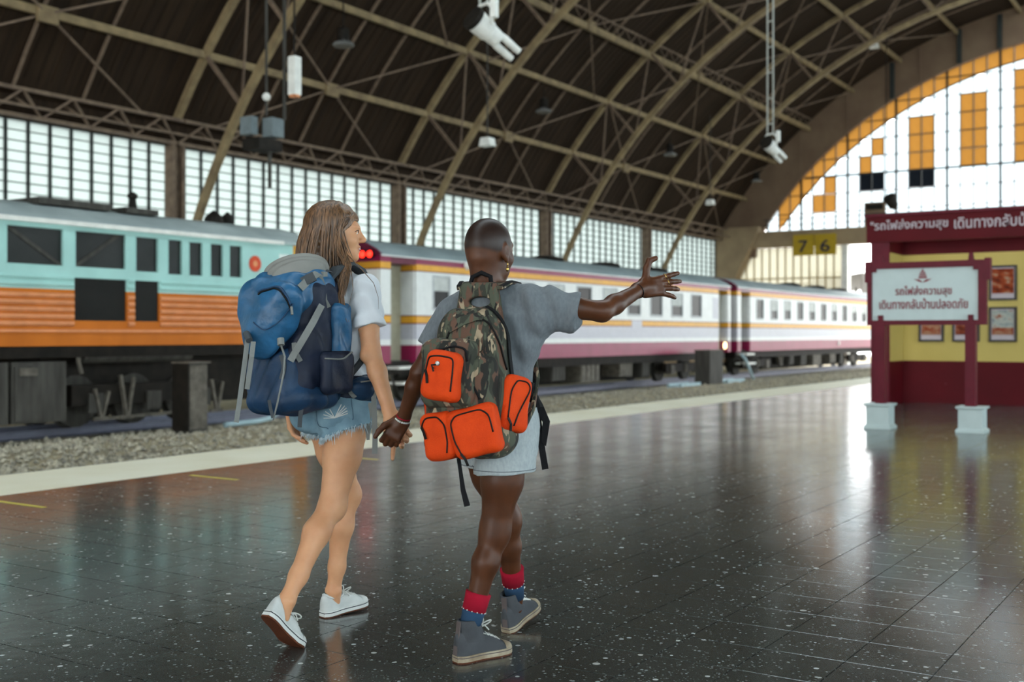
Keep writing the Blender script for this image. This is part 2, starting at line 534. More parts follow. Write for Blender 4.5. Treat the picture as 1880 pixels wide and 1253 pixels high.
for i, x in enumerate(RIBX):
    t = thing('roof_rib', 'tan steel arch rib of the roof, ' + rib_where[i], 'roof rib', (x, 25.0, -.45), 'arch ribs of the roof')
    mb = MB(); chord(mb, x, lambda a: arch(22.81, a), 1.0, -1.0, 40, .17, .2); mb.build('outer_chord', M['steel'], t)
    mb = MB(); chord(mb, x, inner, A_IN0, A_IN1, 44, .17, .2); mb.build('inner_chord', M['steel'], t)
    for k, a in enumerate(PURL):
        yo, zo = arch(22.81, a)
        ai = a + .045 - .012 * k
        yi, zi = inner(ai)
        MB().bar((x, yo, zo), (x, yi, zi), .1, .1).build('strut', M['steel_grey'], t)
        if k >= 1:
            y2, z2 = inner(PURL[k - 1] + .045 - .012 * (k - 1))
            MB().bar((x, yo, zo), (x, y2, z2), .05, .05).build('strut', M['steel_grey'], t)
pl_names = ['lowest', 'second lowest', 'third from the wall, thickest', 'fourth from the wall', 'fifth from the wall', 'sixth from the wall', 'seventh from the wall', 'eighth from the wall']
for k, a in enumerate(PURL):
    y, z = arch(22.78, a)
    if k == 2:
        t = thing('roof_purlin', 'latticed double beam along the roof, ' + pl_names[k], 'roof beam', (XE / 2, y, z), 'long beams of the roof')
        MB().bar((2, y, z - .12), (XE, y, z - .12), .14, .24).build('lower_beam', M['steel'], t)
        MB().bar((2, y - .1, z + .42), (XE, y - .1, z + .42), .07, .07).build('upper_rail', M['steel_grey'], t)
        lat = MB()
        x = 2.0
        while x < XE - 1:
            lat.bar((x, y - .1, z), (x + .5, y - .1, z + .42), .03).bar((x + .5, y - .1, z + .42), (x + 1.0, y - .1, z), .03); x += 1.0
        lat.build('lattice', M['steel_grey'], t)
    else:
        o = MB().bar((2, y, z), (XE, y, z), .12, .2).build('roof_purlin', M['steel'])
        tag(o, 'tan steel beam along the roof, ' + pl_names[k], 'roof beam', 'long beams of the roof')
# thin rafters between the ribs and diagonal wind braces meeting at gusset plates
bay_name = ['left edge', 'blue backpack', 'shaved head', 'raised arm', 'end wall']
edges = [11.7] + RIBX + [XE]
for i in range(5):
    xa, xb = edges[i], edges[i + 1]; xm = (xa + xb) / 2
    for j, dx in enumerate((-2.0, 0.0, 2.0)):
        mb = MB(); chord(mb, xm + dx, lambda a: arch(22.93, a), 1.0, .1, 20, .07, .07)
        o = mb.build('rafter', M['steel_grey'])
        tag(o, 'thin roof rafter, %s of three in the bay above the %s' % (('left', 'middle', 'right')[j], bay_name[i]), 'rafter', 'thin roof rafters')
    t = thing('wind_brace', 'crossing brace rods with gusset plates in the roof bay above the ' + bay_name[i], 'brace', (xm, *arch(22.75, PURL[0])), 'wind braces of the roof')
    P = lambda x, a, r=22.72: (x, *arch(r, a))
    for lvl in (0, 2, 4):
        lo_a = 1.0 if lvl == 0 else PURL[lvl - 1]
        for sgn in (-1, 1):
            MB().bar(P(xm, PURL[lvl]), P(xm + sgn * (xb - xa) / 2 * .76, lo_a), .05).build('rod', M['steel_grey'], t)
            MB().bar(P(xm, PURL[lvl]), P(xm + sgn * (xb - xa) / 2 * .97, PURL[lvl + 1]), .05).build('rod', M['steel_grey'], t)
        y, z = arch(22.68, PURL[lvl])
        MB().box(xm - .28, xm + .28, y - .05, y + .05, z - .2, z + .2).build('gusset_plate', M['steel'], t)

# ------------------------------------------------------------------ side wall towards the trains: glazing, columns, lattice girder
YW = 26.0
wl = MB().box(X0, XE, YW - .1, YW + .25, -.7, 1.6).build('wall_left', M['concrete'])
tag(wl, 'low side wall of the hall behind the trains', 'wall', kind='structure')
wedge = [1.7, 11.7] + RIBX + [XE]
for i in range(6):
    xa, xb = wedge[i], wedge[i + 1]
    w = thing('window_%d' % (i + 1), ('frosted white side glazing, %s bay in view along the trains' % ORD[i - 1]) if i else 'frosted side glazing just outside the left picture edge', 'window', ((xa + xb) / 2, YW, 1.6), 'glazed bays of the side wall', 'structure')
    ncol = 16; nrow = 16; px, pz = (xb - xa) / ncol, 5.0 / 19
    pz = (6.6 - 1.6) / 19
    fr = MB()
    for c_ in range(ncol + 1): fr.box(xa + c_ * px - .035, xa + c_ * px + .035, YW - .05, YW + .05, 1.6, 6.6)
    for r in range(20): fr.box(xa, xb, YW - .018, YW + .018, 1.6 + r * pz - .012, 1.6 + r * pz + .012)
    fr.build('window_frame', M['mullion'], w)
    if i < 4 and i > 0:
        pm = MB().box(-px / 2 + .035, px / 2 - .035, -.004, .004, -pz / 2 + .012, pz / 2 - .012).mesh('pane'); pm.materials.append(M['pane'])
        low = MB()
        for c_ in range(ncol):
            for r in range(19):
                x, z = xa + (c_ + .5) * px, 1.6 + (r + .5) * pz
                if r >= 5: share('pane', pm, (x, YW, z), w)
                else: low.box(x - px / 2 + .035, x + px / 2 - .035, YW - .004, YW + .004, z - pz / 2 + .012, z + pz / 2 - .012)
        o = low.build('lower_panes', M['pane'], w); o['kind'] = 'stuff'
    else:
        low = MB()
        for c_ in range(ncol):
            for r in range(19):
                x, z = xa + (c_ + .5) * px, 1.6 + (r + .5) * pz
                low.box(x - px / 2 + .035, x + px / 2 - .035, YW - .004, YW + .004, z - pz / 2 + .012, z + pz / 2 - .012)
        o = low.build('panes', M['pane'], w); o['kind'] = 'stuff'
MB().box(X0, 1.7, YW - .01, YW + .01, 1.6, 6.6).build('window_7', M['pane'])
tag(bpy.data.objects['window_7'], 'frosted side glazing out of view behind the camera', 'window', kind='structure')
o = MB().box(X0, XE, YW - .05, YW + .3, 6.6, 7.9).build('trim_2', M['roof']); tag(o, 'dark fascia above the side glazing', 'fascia', kind='structure')
col_where = ['right behind the orange locomotive', 'behind the maroon end of the coach', 'beside the shaved head', 'above the pointing wrist']
for i, x in enumerate(RIBX):
    t = thing('wall_column', 'brown steel side wall column ' + col_where[i], 'column', (x, YW - .35, -.6), 'columns of the side wall')
    for s in (-.17, .17):
        MB().box(x + s - .05, x + s + .05, YW - .55, YW - .2, -.6, 6.55).build('flange', M['steel_grey'], t)
    MB().box(x - .14, x + .14, YW - .4, YW - .34, -.6, 6.55).build('web', M['steel_grey'], t)
for i in range(1, 6):
    xa, xb = wedge[i], wedge[i + 1]
    t = thing('lattice_girder', 'zigzag lattice girder above the side glazing, %s bay in view along the trains' % ORD[i - 1], 'girder', ((xa + xb) / 2, YW - .5, 6.6), 'lattice girders over the side glazing')
    for nm, y, z, s in (('top_chord', YW - .75, 7.22, .09), ('bottom_chord', YW - .45, 6.62, .1), ('front_chord', YW - .95, 6.78, .06)):
        MB().bar((xa + .03, y, z), (xb - (.7 if i == 5 else .03), y, z), s, s).build(nm, M['steel_grey'], t)
    n = 7; xb -= .7 if i == 5 else .1; d = (xb - xa) / n
    for k in range(n):
        x = xa + .05 + k * d
        MB().bar((x, YW - .45, 6.62), (x + d / 2, YW - .75, 7.22), .06).build('diagonal', M['steel_grey'], t)
        MB().bar((x + d / 2, YW - .75, 7.22), (x + d, YW - .45, 6.62), .06).build('diagonal', M['steel_grey'], t)
        MB().bar((x + d / 2, YW - .95, 6.78), (x + d / 2, YW - .45, 7.05), .05).build('cross_bar', M['steel_grey'], t)
# the far side of the hall, behind the camera's right shoulder
o = MB().box(X0, XE, -13.35, -13.1, -.3, 1.2).build('wall_right', M['concrete']); tag(o, 'low wall along the far right side of the hall', 'wall', kind='structure')

o = MB().box(X0, XE, -13.25, -13.2, 1.2, 7.4).build('window_8', M['pane_clear']); tag(o, 'frosted glazing along the far right side of the hall', 'window', kind='structure')

# ------------------------------------------------------------------ end wall with the great arched window
AC, AR = (6.6, -3.9), 20.05
def agl(y, r): 
    v = r * r - (y - AC[0]) ** 2
    return AC[1] + math.sqrt(v) if v > 0 else -9
we = thing('wall_end', 'brown end wall of the hall around the arched window', 'wall', (XE, 6.4, 0), kind='structure')
we_m = MB(); n = 60
ys = [AC[0] - 17.2 + 34.4 * k / n for k in range(n + 1)]
for k in range(n):
    y0, y1 = ys[k], ys[k + 1]
    za, zb = agl(y0, AR), agl(y1, AR)
    ra = RC[1] + math.sqrt(23.2 ** 2 - (y0 - RC[0]) ** 2); rb = RC[1] + math.sqrt(23.2 ** 2 - (y1 - RC[0]) ** 2)
    we_m.quadbox([(XE, y0, za), (XE + .4, y0, za), (XE + .4, y1, zb), (XE, y1, zb), (XE, y0, ra), (XE + .4, y0, ra), (XE + .4, y1, rb), (XE, y1, rb)])
for s in (1, -1):       # spandrels down to the springing
    ye = AC[0] + s * 17.2
    zt = lambda y: RC[1] + math.sqrt(max(0, 23.2 ** 2 - (y - RC[0]) ** 2))
    yy = [ye + s * q for q in (0, .8, 1.6, 2.3)]
    for a, b in zip(yy[:-1], yy[1:]):
        z0 = 5.6
        we_m.quadbox([(XE, a, z0), (XE + .4, a, z0), (XE + .4, b, z0), (XE, b, z0), (XE, a, zt(a)), (XE + .4, a, zt(a)), (XE + .4, b, zt(b)), (XE, b, zt(b))])
we_m.build('wall_face', M['wall_brown'], we)
for yy in (16.1, 12.7, 10.75, 6.6):
    MB().box(XE - .2, XE, yy - .11, yy + .11, agl(yy, AR) + .02, RC[1] + math.sqrt(22.9 ** 2 - (yy - RC[0]) ** 2)).build('wind_post', M['mullion'], we)
for yy in (21.17, 18.55, 14.7):
    MB().box(XE - .05, XE, yy - .05, yy + .05, agl(yy, AR) + .02, RC[1] + math.sqrt(22.9 ** 2 - (yy - RC[0]) ** 2)).build('pilaster_seam', M['wall_brown'], we)
# springing pier
pier = MB()
pier.prism([(26.35, -.6), (24.9, -.6), (24.9, 4.2), (23.4, 7.05), (23.4, 7.3), (26.35, 7.3)], XE - .6, XE + .5, 'x')
o = pier.build('wall_pier', M['concrete']); tag(o, 'beige concrete pier where the arch meets the side wall', 'pier')
o = MB().box(XE - .35, XE + .4, -10.5, 24.2, 6.1, 7.0).build('trim_3', M['concrete']); tag(o, 'beige walkway beam below the arched window', 'beam', kind='structure')

win = thing('window_9', 'great arched window with amber border and amber pane clusters', 'window', (XE + .2, 6.6, 7.0), kind='structure')
PW = .65
ycols = [21.17 + 3 * PW - PW * k for k in range(52)]          # pane columns, 4 between main mullions
BORD = .82
AMBER = {(1, 8.96): 0}
def amber_cell(y, z):
    cl = [(20.5, 19.86 - .66 + .66, 7.9, 9.0)]
    return any(a > y > b and c < z < d for a, b, c, d in (
        (20.55, 19.2, 8.02, 8.9), (19.9, 19.2, 8.9, 9.9),
        (17.95, 17.25, 9.92, 10.86), (17.25, 16.6, 10.86, 11.8),
        (15.3, 14.02, 9.92, 12.74), (12.7, 11.45, 9.92, 13.68), (10.2, 8.95, 9.92, 14.6), (7.6, 6.3, 9.92, 14.6)))
def dark_cell(y, z):
    return any(a > y > b and c < z < d for a, b, c, d in ((17.95, 16.6, 8.96, 9.92), (15.3, 14.02, 8.96, 9.92)))
zrows = [7.0, 7.94, 8.96, 9.92, 10.86, 11.8, 12.74, 13.68, 14.62, 15.6]
nf = MB()
for k in range(len(ycols) - 1):
    yl, yr = ycols[k], ycols[k + 1]
    yc = (yl + yr) / 2
    if agl(yl, AR) < 7.05 or agl(yr, AR) < 7.05:
        if min(agl(yl, AR), agl(yr, AR)) < 5: continue
    g_ = .03
    a, b = yl - g_, yr + g_
    ob_a, ob_b, oa, ob = agl(a, AR - BORD), agl(b, AR - BORD), agl(a, AR), agl(b, AR)
    lo_a, lo_b = max(7.0, ob_a), max(7.0, ob_b)
    if oa > lo_a + .03 and ob > lo_b + .03:
        m_ = M['pane_amber'] if max(ob_a, ob_b) > 7.3 else M['pane_bright']
        MB().quadbox([(XE + .19, a, lo_a + .03), (XE + .21, a, lo_a + .03), (XE + .21, b, lo_b + .03), (XE + .19, b, lo_b + .03),
                      (XE + .19, a, oa - .02), (XE + .21, a, oa - .02), (XE + .21, b, ob - .02), (XE + .19, b, ob - .02)]).build('border_pane' if m_ is M['pane_amber'] else 'pane', m_, win)
    for r in range(len(zrows) - 1):
        z0, z1 = zrows[r] + g_, zrows[r + 1] - g_
        ta, tb_ = min(z1, ob_a - .03), min(z1, ob_b - .03)
        if max(ta, tb_) < z0 + .05: continue
        ta, tb_ = max(ta, z0 + .005), max(tb_, z0 + .005)
        zc = (z0 + z1) / 2
        m_ = M['pane_amber'] if amber_cell(yc, zc) else M['pane_dark'] if dark_cell(yc, zc) else M['pane_bright']
        MB().quadbox([(XE + .19, a, z0), (XE + .21, a, z0), (XE + .21, b, z0), (XE + .19, b, z0),
                      (XE + .19, a, ta), (XE + .21, a, ta), (XE + .21, b, tb_), (XE + .19, b, tb_)]).build('pane', m_, win)
    top = agl(yl, AR)
    if top > 7:
        w_ = .055 if (k - 3) % 4 == 0 else .02
        nf.box(XE + .15, XE + .25, yl - w_, yl + w_, 7.0, top)
for z in zrows[1:-1]:
    h_ = math.sqrt(max(0, (AR - .1) ** 2 - (z - AC[1]) ** 2)); w_ = .05 if abs(z - 9.92) < .01 else .022
    nf.box(XE + .16, XE + .24, AC[0] - h_, AC[0] + h_, z - w_, z + w_)
for k in range(80):
    y0, y1 = ys[0] + .3 + (34.4 - .6) * k / 80, ys[0] + .3 + (34.4 - .6) * (k + 1) / 80
    za, zb = agl(y0, AR - BORD), agl(y1, AR - BORD)
    if min(za, zb) > 7: nf.bar((XE + .2, y0, za), (XE + .2, y1, zb), .06, .06)
nf.build('window_frame', M['mullion'], win)
rl = thing('walkway_railing', 'dark railing along the walkway below the arched window', 'railing', (XE - .3, 14, 7.0))
for z in (7.3, 7.65): MB().bar((XE - .3, 23.2, z), (XE - .3, -8, z), .04).build('handrail', M['mullion'], rl)
for k in range(24): MB().bar((XE - .3, 23.0 - 1.3 * k, 7.0), (XE - .3, 23.0 - 1.3 * k, 7.7), .05).build('post', M['mullion'], rl)
# lower end glazing in cream strips, left of the opening
lw = thing('window_10', 'cream ribbed glazing low in the end wall above the coach roof', 'window', (XE + .2, 21.6, 1.0), kind='structure')
for k in range(13):
    yl = 24.85 - .46 * k
    MB().box(XE + .19, XE + .21, yl - .44, yl - .02, 1.0, 6.08).build('pane', M['pane_cream'], lw)
lf = MB()
for k in range(14): lf.box(XE + .15, XE + .25, 24.85 - .46 * k - .03, 24.85 - .46 * k + .03, 1.0, 6.1)
for z in (1.0, 4.35, 3.7): lf.box(XE + .16, XE + .24, 18.85, 24.85, z - .03, z + .03)
lf.build('window_frame', mat('rusty_cream_bars', '#a08a5a', .7), lw)
o = MB().box(XE - .2, XE + .3, 18.45, 18.8, -.6, 6.1).build('gate_post', M['white_metal']); tag(o, 'pale post between the cream glazing and the open end', 'post')
# canopy outside the open end
cp = thing('outdoor_canopy', 'ridged grey canopy roof outside the open end of the hall', 'canopy', (76, 23.5, -.6))
M['canopy'] = mat('canopy_grey', '#4e4b47', .8)
for k in range(11):
    x = 75 + k * 1.2
    MB().quadbox([(x, 27.5, 4.3), (x + 1.12, 27.5, 4.3), (x + 1.12, 21.6, 5.2), (x, 21.6, 5.2), (x, 27.5, 4.36), (x + 1.12, 27.5, 4.36), (x + 1.12, 21.6, 5.26), (x, 21.6, 5.26)]).build('roof_panel', M['canopy'], cp)
    MB().box(x, x + 1.12, 21.5, 21.6, 3.6, 5.26).build('fascia_board', M['canopy'], cp)
for xx in (75.3, 87):
    for yy in (22.0, 27.0): MB().box(xx - .08, xx + .08, yy - .08, yy + .08, -.6, 4.3).build('post', M['undergrey'], cp)
og = MB().box(XE + 58.1, XE + 60, -30, 40, -.6, 8).build('wall_outside', mat('outdoor_white', '#e8e8e4', .8)); tag(og, 'pale building far beyond the open end of the hall', 'wall', kind='structure')

# ------------------------------------------------------------------ trains
M['teal'] = mat('pale_turquoise_paint', '#9fc9c2', .45, var=.08, scale=2)
M['orange'] = mat('loco_orange_paint', '#c06a1a', .5, col2='#b05f14', scale=2, stretch=(1, 1, .3))
M['louvre_pink'] = mat('louvre_highlight_orange', '#d08a5e', .5)  # pinkish highlight of the orange louvres, put into their colour
M['roof_grey'] = mat('loco_roof_paint', '#a9b4b2', .5, col2='#8e9998', scale=1.5)
M['screen'] = mat('dark_window_screen', '#161716', .35, col2='#2a2c2a', scale=1.0)
M['glass'] = mat('dark_coach_glass', '#060708', .3, spec=.08)
M['coach_white'] = mat('coach_white_paint', '#d4d6d3', .35, var=.05)
M['coach_lav'] = mat('coach_grey_paint', '#b3b3bb', .35, var=.05)
M['maroon'] = mat('coach_maroon_paint', '#8a2149', .35, col2='#7d1c40', scale=2)
M['maroon_dark'] = mat('coach_dark_maroon_paint', '#5d1730', .4)
M['coach_orange'] = mat('coach_orange_band_paint', '#d49a2f', .4, var=.08)
M['coach_roof'] = mat('coach_roof_paint', '#8d9a9b', .5, col2='#7a8788', scale=1.2)
M['blind'] = mat('window_blind', '#b9bcb8', .6)
M['seal'] = mat('window_frame_paint', '#a7abac', .4)
M['beige_door'] = mat('beige_door_paint', '#9b9682', .5)
M['red_lamp'] = glow_mat('tail_lamp_glow', '#ff2416', 4)
M['warm_lamp'] = glow_mat('marker_lamp_glow', '#ffd9a0', 3)
YN = 16.0

def wheelset(mb, x, y0, y1, r, zr):
    for y in (y0, y1):
        mb.lathe((x, y - .06, zr + r), (0, 1, 0), [(0, r * .55), (.0, r), (.11, r), (.12, r + .03), (.14, r + .03), (.14, .1)], 18)
    mb.tube([(x, y0, zr + r), (x, y1, zr + r)], .07)

# --- locomotive
ZS = 1.01
loc = thing('locomotive', 'orange and pale turquoise diesel locomotive with grey roof', 'locomotive', (10.2, 17.35, -.4))
LX0, LX1 = 3.0, 16.95
wins = [(10.29, 11.31, 2.28, 2.90), (11.5, 12.52, 2.28, 2.90), (12.69, 13.2, 2.26, 2.89), (13.38, 13.73, 2.24, 2.89), (13.85, 14.2, 2.24, 2.88),
        (14.35, 14.69, 2.25, 2.88), (14.81, 15.16, 2.25, 2.88)]
grills = [(11.5, 12.52, 1.42, 2.12), (12.69, 13.2, 1.42, 2.12)]
left = [(9.1, 10.1, 2.28, 2.9), (7.9, 8.9, 2.28, 2.9)]
holes = wins + grills + left
holes_panel(MB(), LX0, 16.05, 1.92, 2.97, holes, YN, YN + .06).build('upper_side', M['teal'], loc)
holes_panel(MB(), LX0, 16.05, ZS, 1.92, holes, YN, YN + .06).build('lower_side', M['orange'], loc)
# cab side with its window and yellow end
holes_panel(MB(), 16.05, 16.5, 1.92, 2.97, [(16.12, 16.42, 2.42, 2.78)], YN, YN + .06).build('cab_side', M['teal'], loc)
MB().box(16.05, 16.5, YN, YN + .06, ZS, 1.92).build('cab_lower_side', M['orange'], loc)
MB().box(16.5, LX1, YN + .04, YN + .1, 1.92, 2.97).build('cab_corner', M['coach_orange'], loc)
MB().box(16.5, LX1, YN + .04, YN + .1, ZS, 1.92).build('cab_lower_corner', M['orange'], loc)
MB().box(16.62, 16.8, YN + .03, YN + .05, 2.3, 2.8).build('cab_corner_window', M['screen'], loc)
MB().box(LX1 - .05, LX1, YN + .1, 18.6, ZS, 2.97).build('cab_end', M['orange'], loc)
MB().box(LX0, LX1, 18.64, 18.7, ZS, 2.97).build('far_side', M['orange'], loc)
MB().box(LX0, LX0 + .05, YN + .06, 18.64, ZS, 2.97).build('hood_end', M['orange'], loc)
o = MB().box(16.12, 16.42, YN + .03, YN + .04, 2.42, 2.78).build('cab_window', mat('cab_glass', '#dfe6e2', .1), loc); o['label'] = 'bright cab window'
for k, (a, b, c_, d) in enumerate(wins + left):
    w = MB().box(a - .01, b + .01, YN + .05, YN + .075, c_ - .01, d + .01).build('window', M['screen'], loc)
    fr = MB()
    for q in ((a, a + .02, c_, d), (b - .02, b, c_, d), (a + .02, b - .02, c_, c_ + .02), (a + .02, b - .02, d - .02, d)): fr.box(q[0], q[1], YN - .006, YN + .05, q[2], q[3])
    fr.build('window_frame', M['teal'], w)
    if k in (0, 1):
        p, q = ((a, YN + .045, d), (b, YN + .045, c_)) if k == 0 else ((a, YN + .045, c_), (b - .1, YN + .045, d))
        MB().bar(p, q, .02, .06, up=(0, 0, 1)).build('brace', M['undergrey'], w)
for (a, b, c_, d) in grills:
    w = MB().box(a, b, YN + .05, YN + .07, c_, d).build('grille', M['black'], loc)
    for k in range(16):
        z = c_ + (d - c_) * (k + .5) / 16
        MB().box(a, b, YN + .02, YN + .045, z - .008, z + .008).build('slat', M['screen'], w)
for (a, b) in ((LX0, 11.48), (12.54, 12.67), (13.22, 16.05)):
    for k in range(5):
        z = 1.36 + k * .112
        MB().prism([(YN, z - .03), (YN - .035, z), (YN - .035, z + .035), (YN, z + .05)], a, b, 'x').build('louvre', M['louvre_pink'], loc)
    for z in (1.98, 2.09): MB().prism([(YN, z - .02), (YN - .03, z), (YN - .03, z + .03), (YN, z + .045)], a, b, 'x').build('side_rib', M['teal'], loc)
MB().box(LX0, 16.5, YN - .03, YN, 1.235, 1.275).build('sill_strip', M['louvre_pink'], loc)
# roof
rp = [(YN - .03, 2.97), (YN - .02, 3.02), (YN + .12, 3.12), (YN + .42, 3.27), (YN + .85, 3.37), (YN + 1.35, 3.4)]
rp += [(2 * 17.35 - y, z) for y, z in rp[::-1][1:]]
MB().prism(rp, LX0 - .05, LX1 + .05, 'x').build('roof', M['roof_grey'], loc)
MB().box(LX0, 16.2, YN - .06, YN - .025, 2.955, 3.03).build('gutter', M['white_metal'], loc)
hat = MB(); hat.box(11.2, 12.6, YN + .5, YN + 2.1, 3.33, 3.44); hat.box(12.9, 13.6, YN + .5, YN + 2.1, 3.33, 3.43); hat.build('roof_hatch', M['undergrey'], loc)
hb = MB(); hb.lathe((13.35, 16.9, 3.36), (0, 0, 1), [(0, .22), (.08, .2), (.12, .08), (.28, .06), (.3, .09), (.36, .09), (.4, .03)], 12); hb.build('roof_horn', M['black'], loc)
hb = MB(); hb.lathe((15.35, 17.0, 3.36), (0, 0, 1), [(0, .2), (.12, .18), (.2, .1), (.26, .02)], 12); hb.lathe((15.7, 17.0, 3.36), (0, 0, 1), [(0, .12), (.18, .1), (.26, .02)], 12); hb.build('exhaust_cap', M['black'], loc)
# orange disc emblem
dsc = MB().lathe((15.47, YN, 2.55), (0, -1, 0), [(0, .155), (.012, .155), (.014, .14)], 28).build('emblem_disc', mat('disc_red_orange', '#c4492a', .45), loc)
MB().lathe((15.47, YN - .014, 2.55), (0, -1, 0), [(0, .06), (.004, .055)], 16).build('emblem_mark', M['louvre_pink'], dsc)
# underframe
MB().box(LX0, LX1, YN + .12, 18.58, .82, ZS).build('frame_beam', M['black'], loc)
for (a, b) in ((10.42, 11.38), (9.3, 10.36)):
    bx = MB().box(a, b, YN + .05, YN + .75, -.2, .76).build('battery_box', M['undergrey'], loc)
    MB().box(a + .04, a + .5, YN + .02, YN + .05, -.15, .7).build('box_door', M['undergrey'], bx)
    MB().box(a + .12, a + .42, YN, YN + .05, .55, .67).build('box_vent', M['iron'], bx)
MB().lathe((11.8, YN + .3, .86), (1, 0, 0), [(0, .05), (.03, .15), (2.3, .15), (2.33, .05)], 14).build('air_reservoir', M['undergrey'], loc)
MB().box(11.5, 16.6, YN + .9, 18.2, -.1, .8).build('equipment_block', M['black'], loc)
for xb_ in (13.3,):
    MB().box(xb_ - 1.6, xb_ + 1.6, YN + .35, YN + .5, .0, .35).build('bogie_frame', M['black'], loc)
    for dx in (-1.15, 0.05, 1.2):
        mb = MB(); wheelset(mb, xb_ + dx, 16.93, 17.95, .45, -.4); mb.build('wheelset', M['undergrey'], loc)
    for dx in (-1.15, .05, 1.2):
        MB().box(xb_ + dx - .15, xb_ + dx + .15, YN + .3, YN + .5, -.12, .2).build('axle_box', M['undergrey'], loc)
for (x, top) in ((12.2, .28), (12.72, .5), (14.75, .35)):
    h_ = MB().bar((x - .1, YN + .3, top), (x + .02, YN + .3, -.2), .07, .05); h_.bar((x + .18, YN + .3, top - .05), (x + .06, YN + .3, -.2), .06, .05); h_.box(x - .12, x + .15, YN + .26, YN + .34, -.26, -.2)
    h_.build('brake_hanger', M['iron'], loc)
MB().bar((12.1, YN + .32, -.24), (14.2, YN + .32, -.2), .05).build('brake_rod', M['iron'], loc)
MB().tube([(11.72, YN + .2, .95), (11.68, YN + .15, .75), (11.74, YN + .15, .55)], .035).build('hose', M['iron'], loc)
MB().box(15.9, 16.3, YN - .02, YN + .2, .86, .99).build('step_bracket', M['undergrey'], loc)

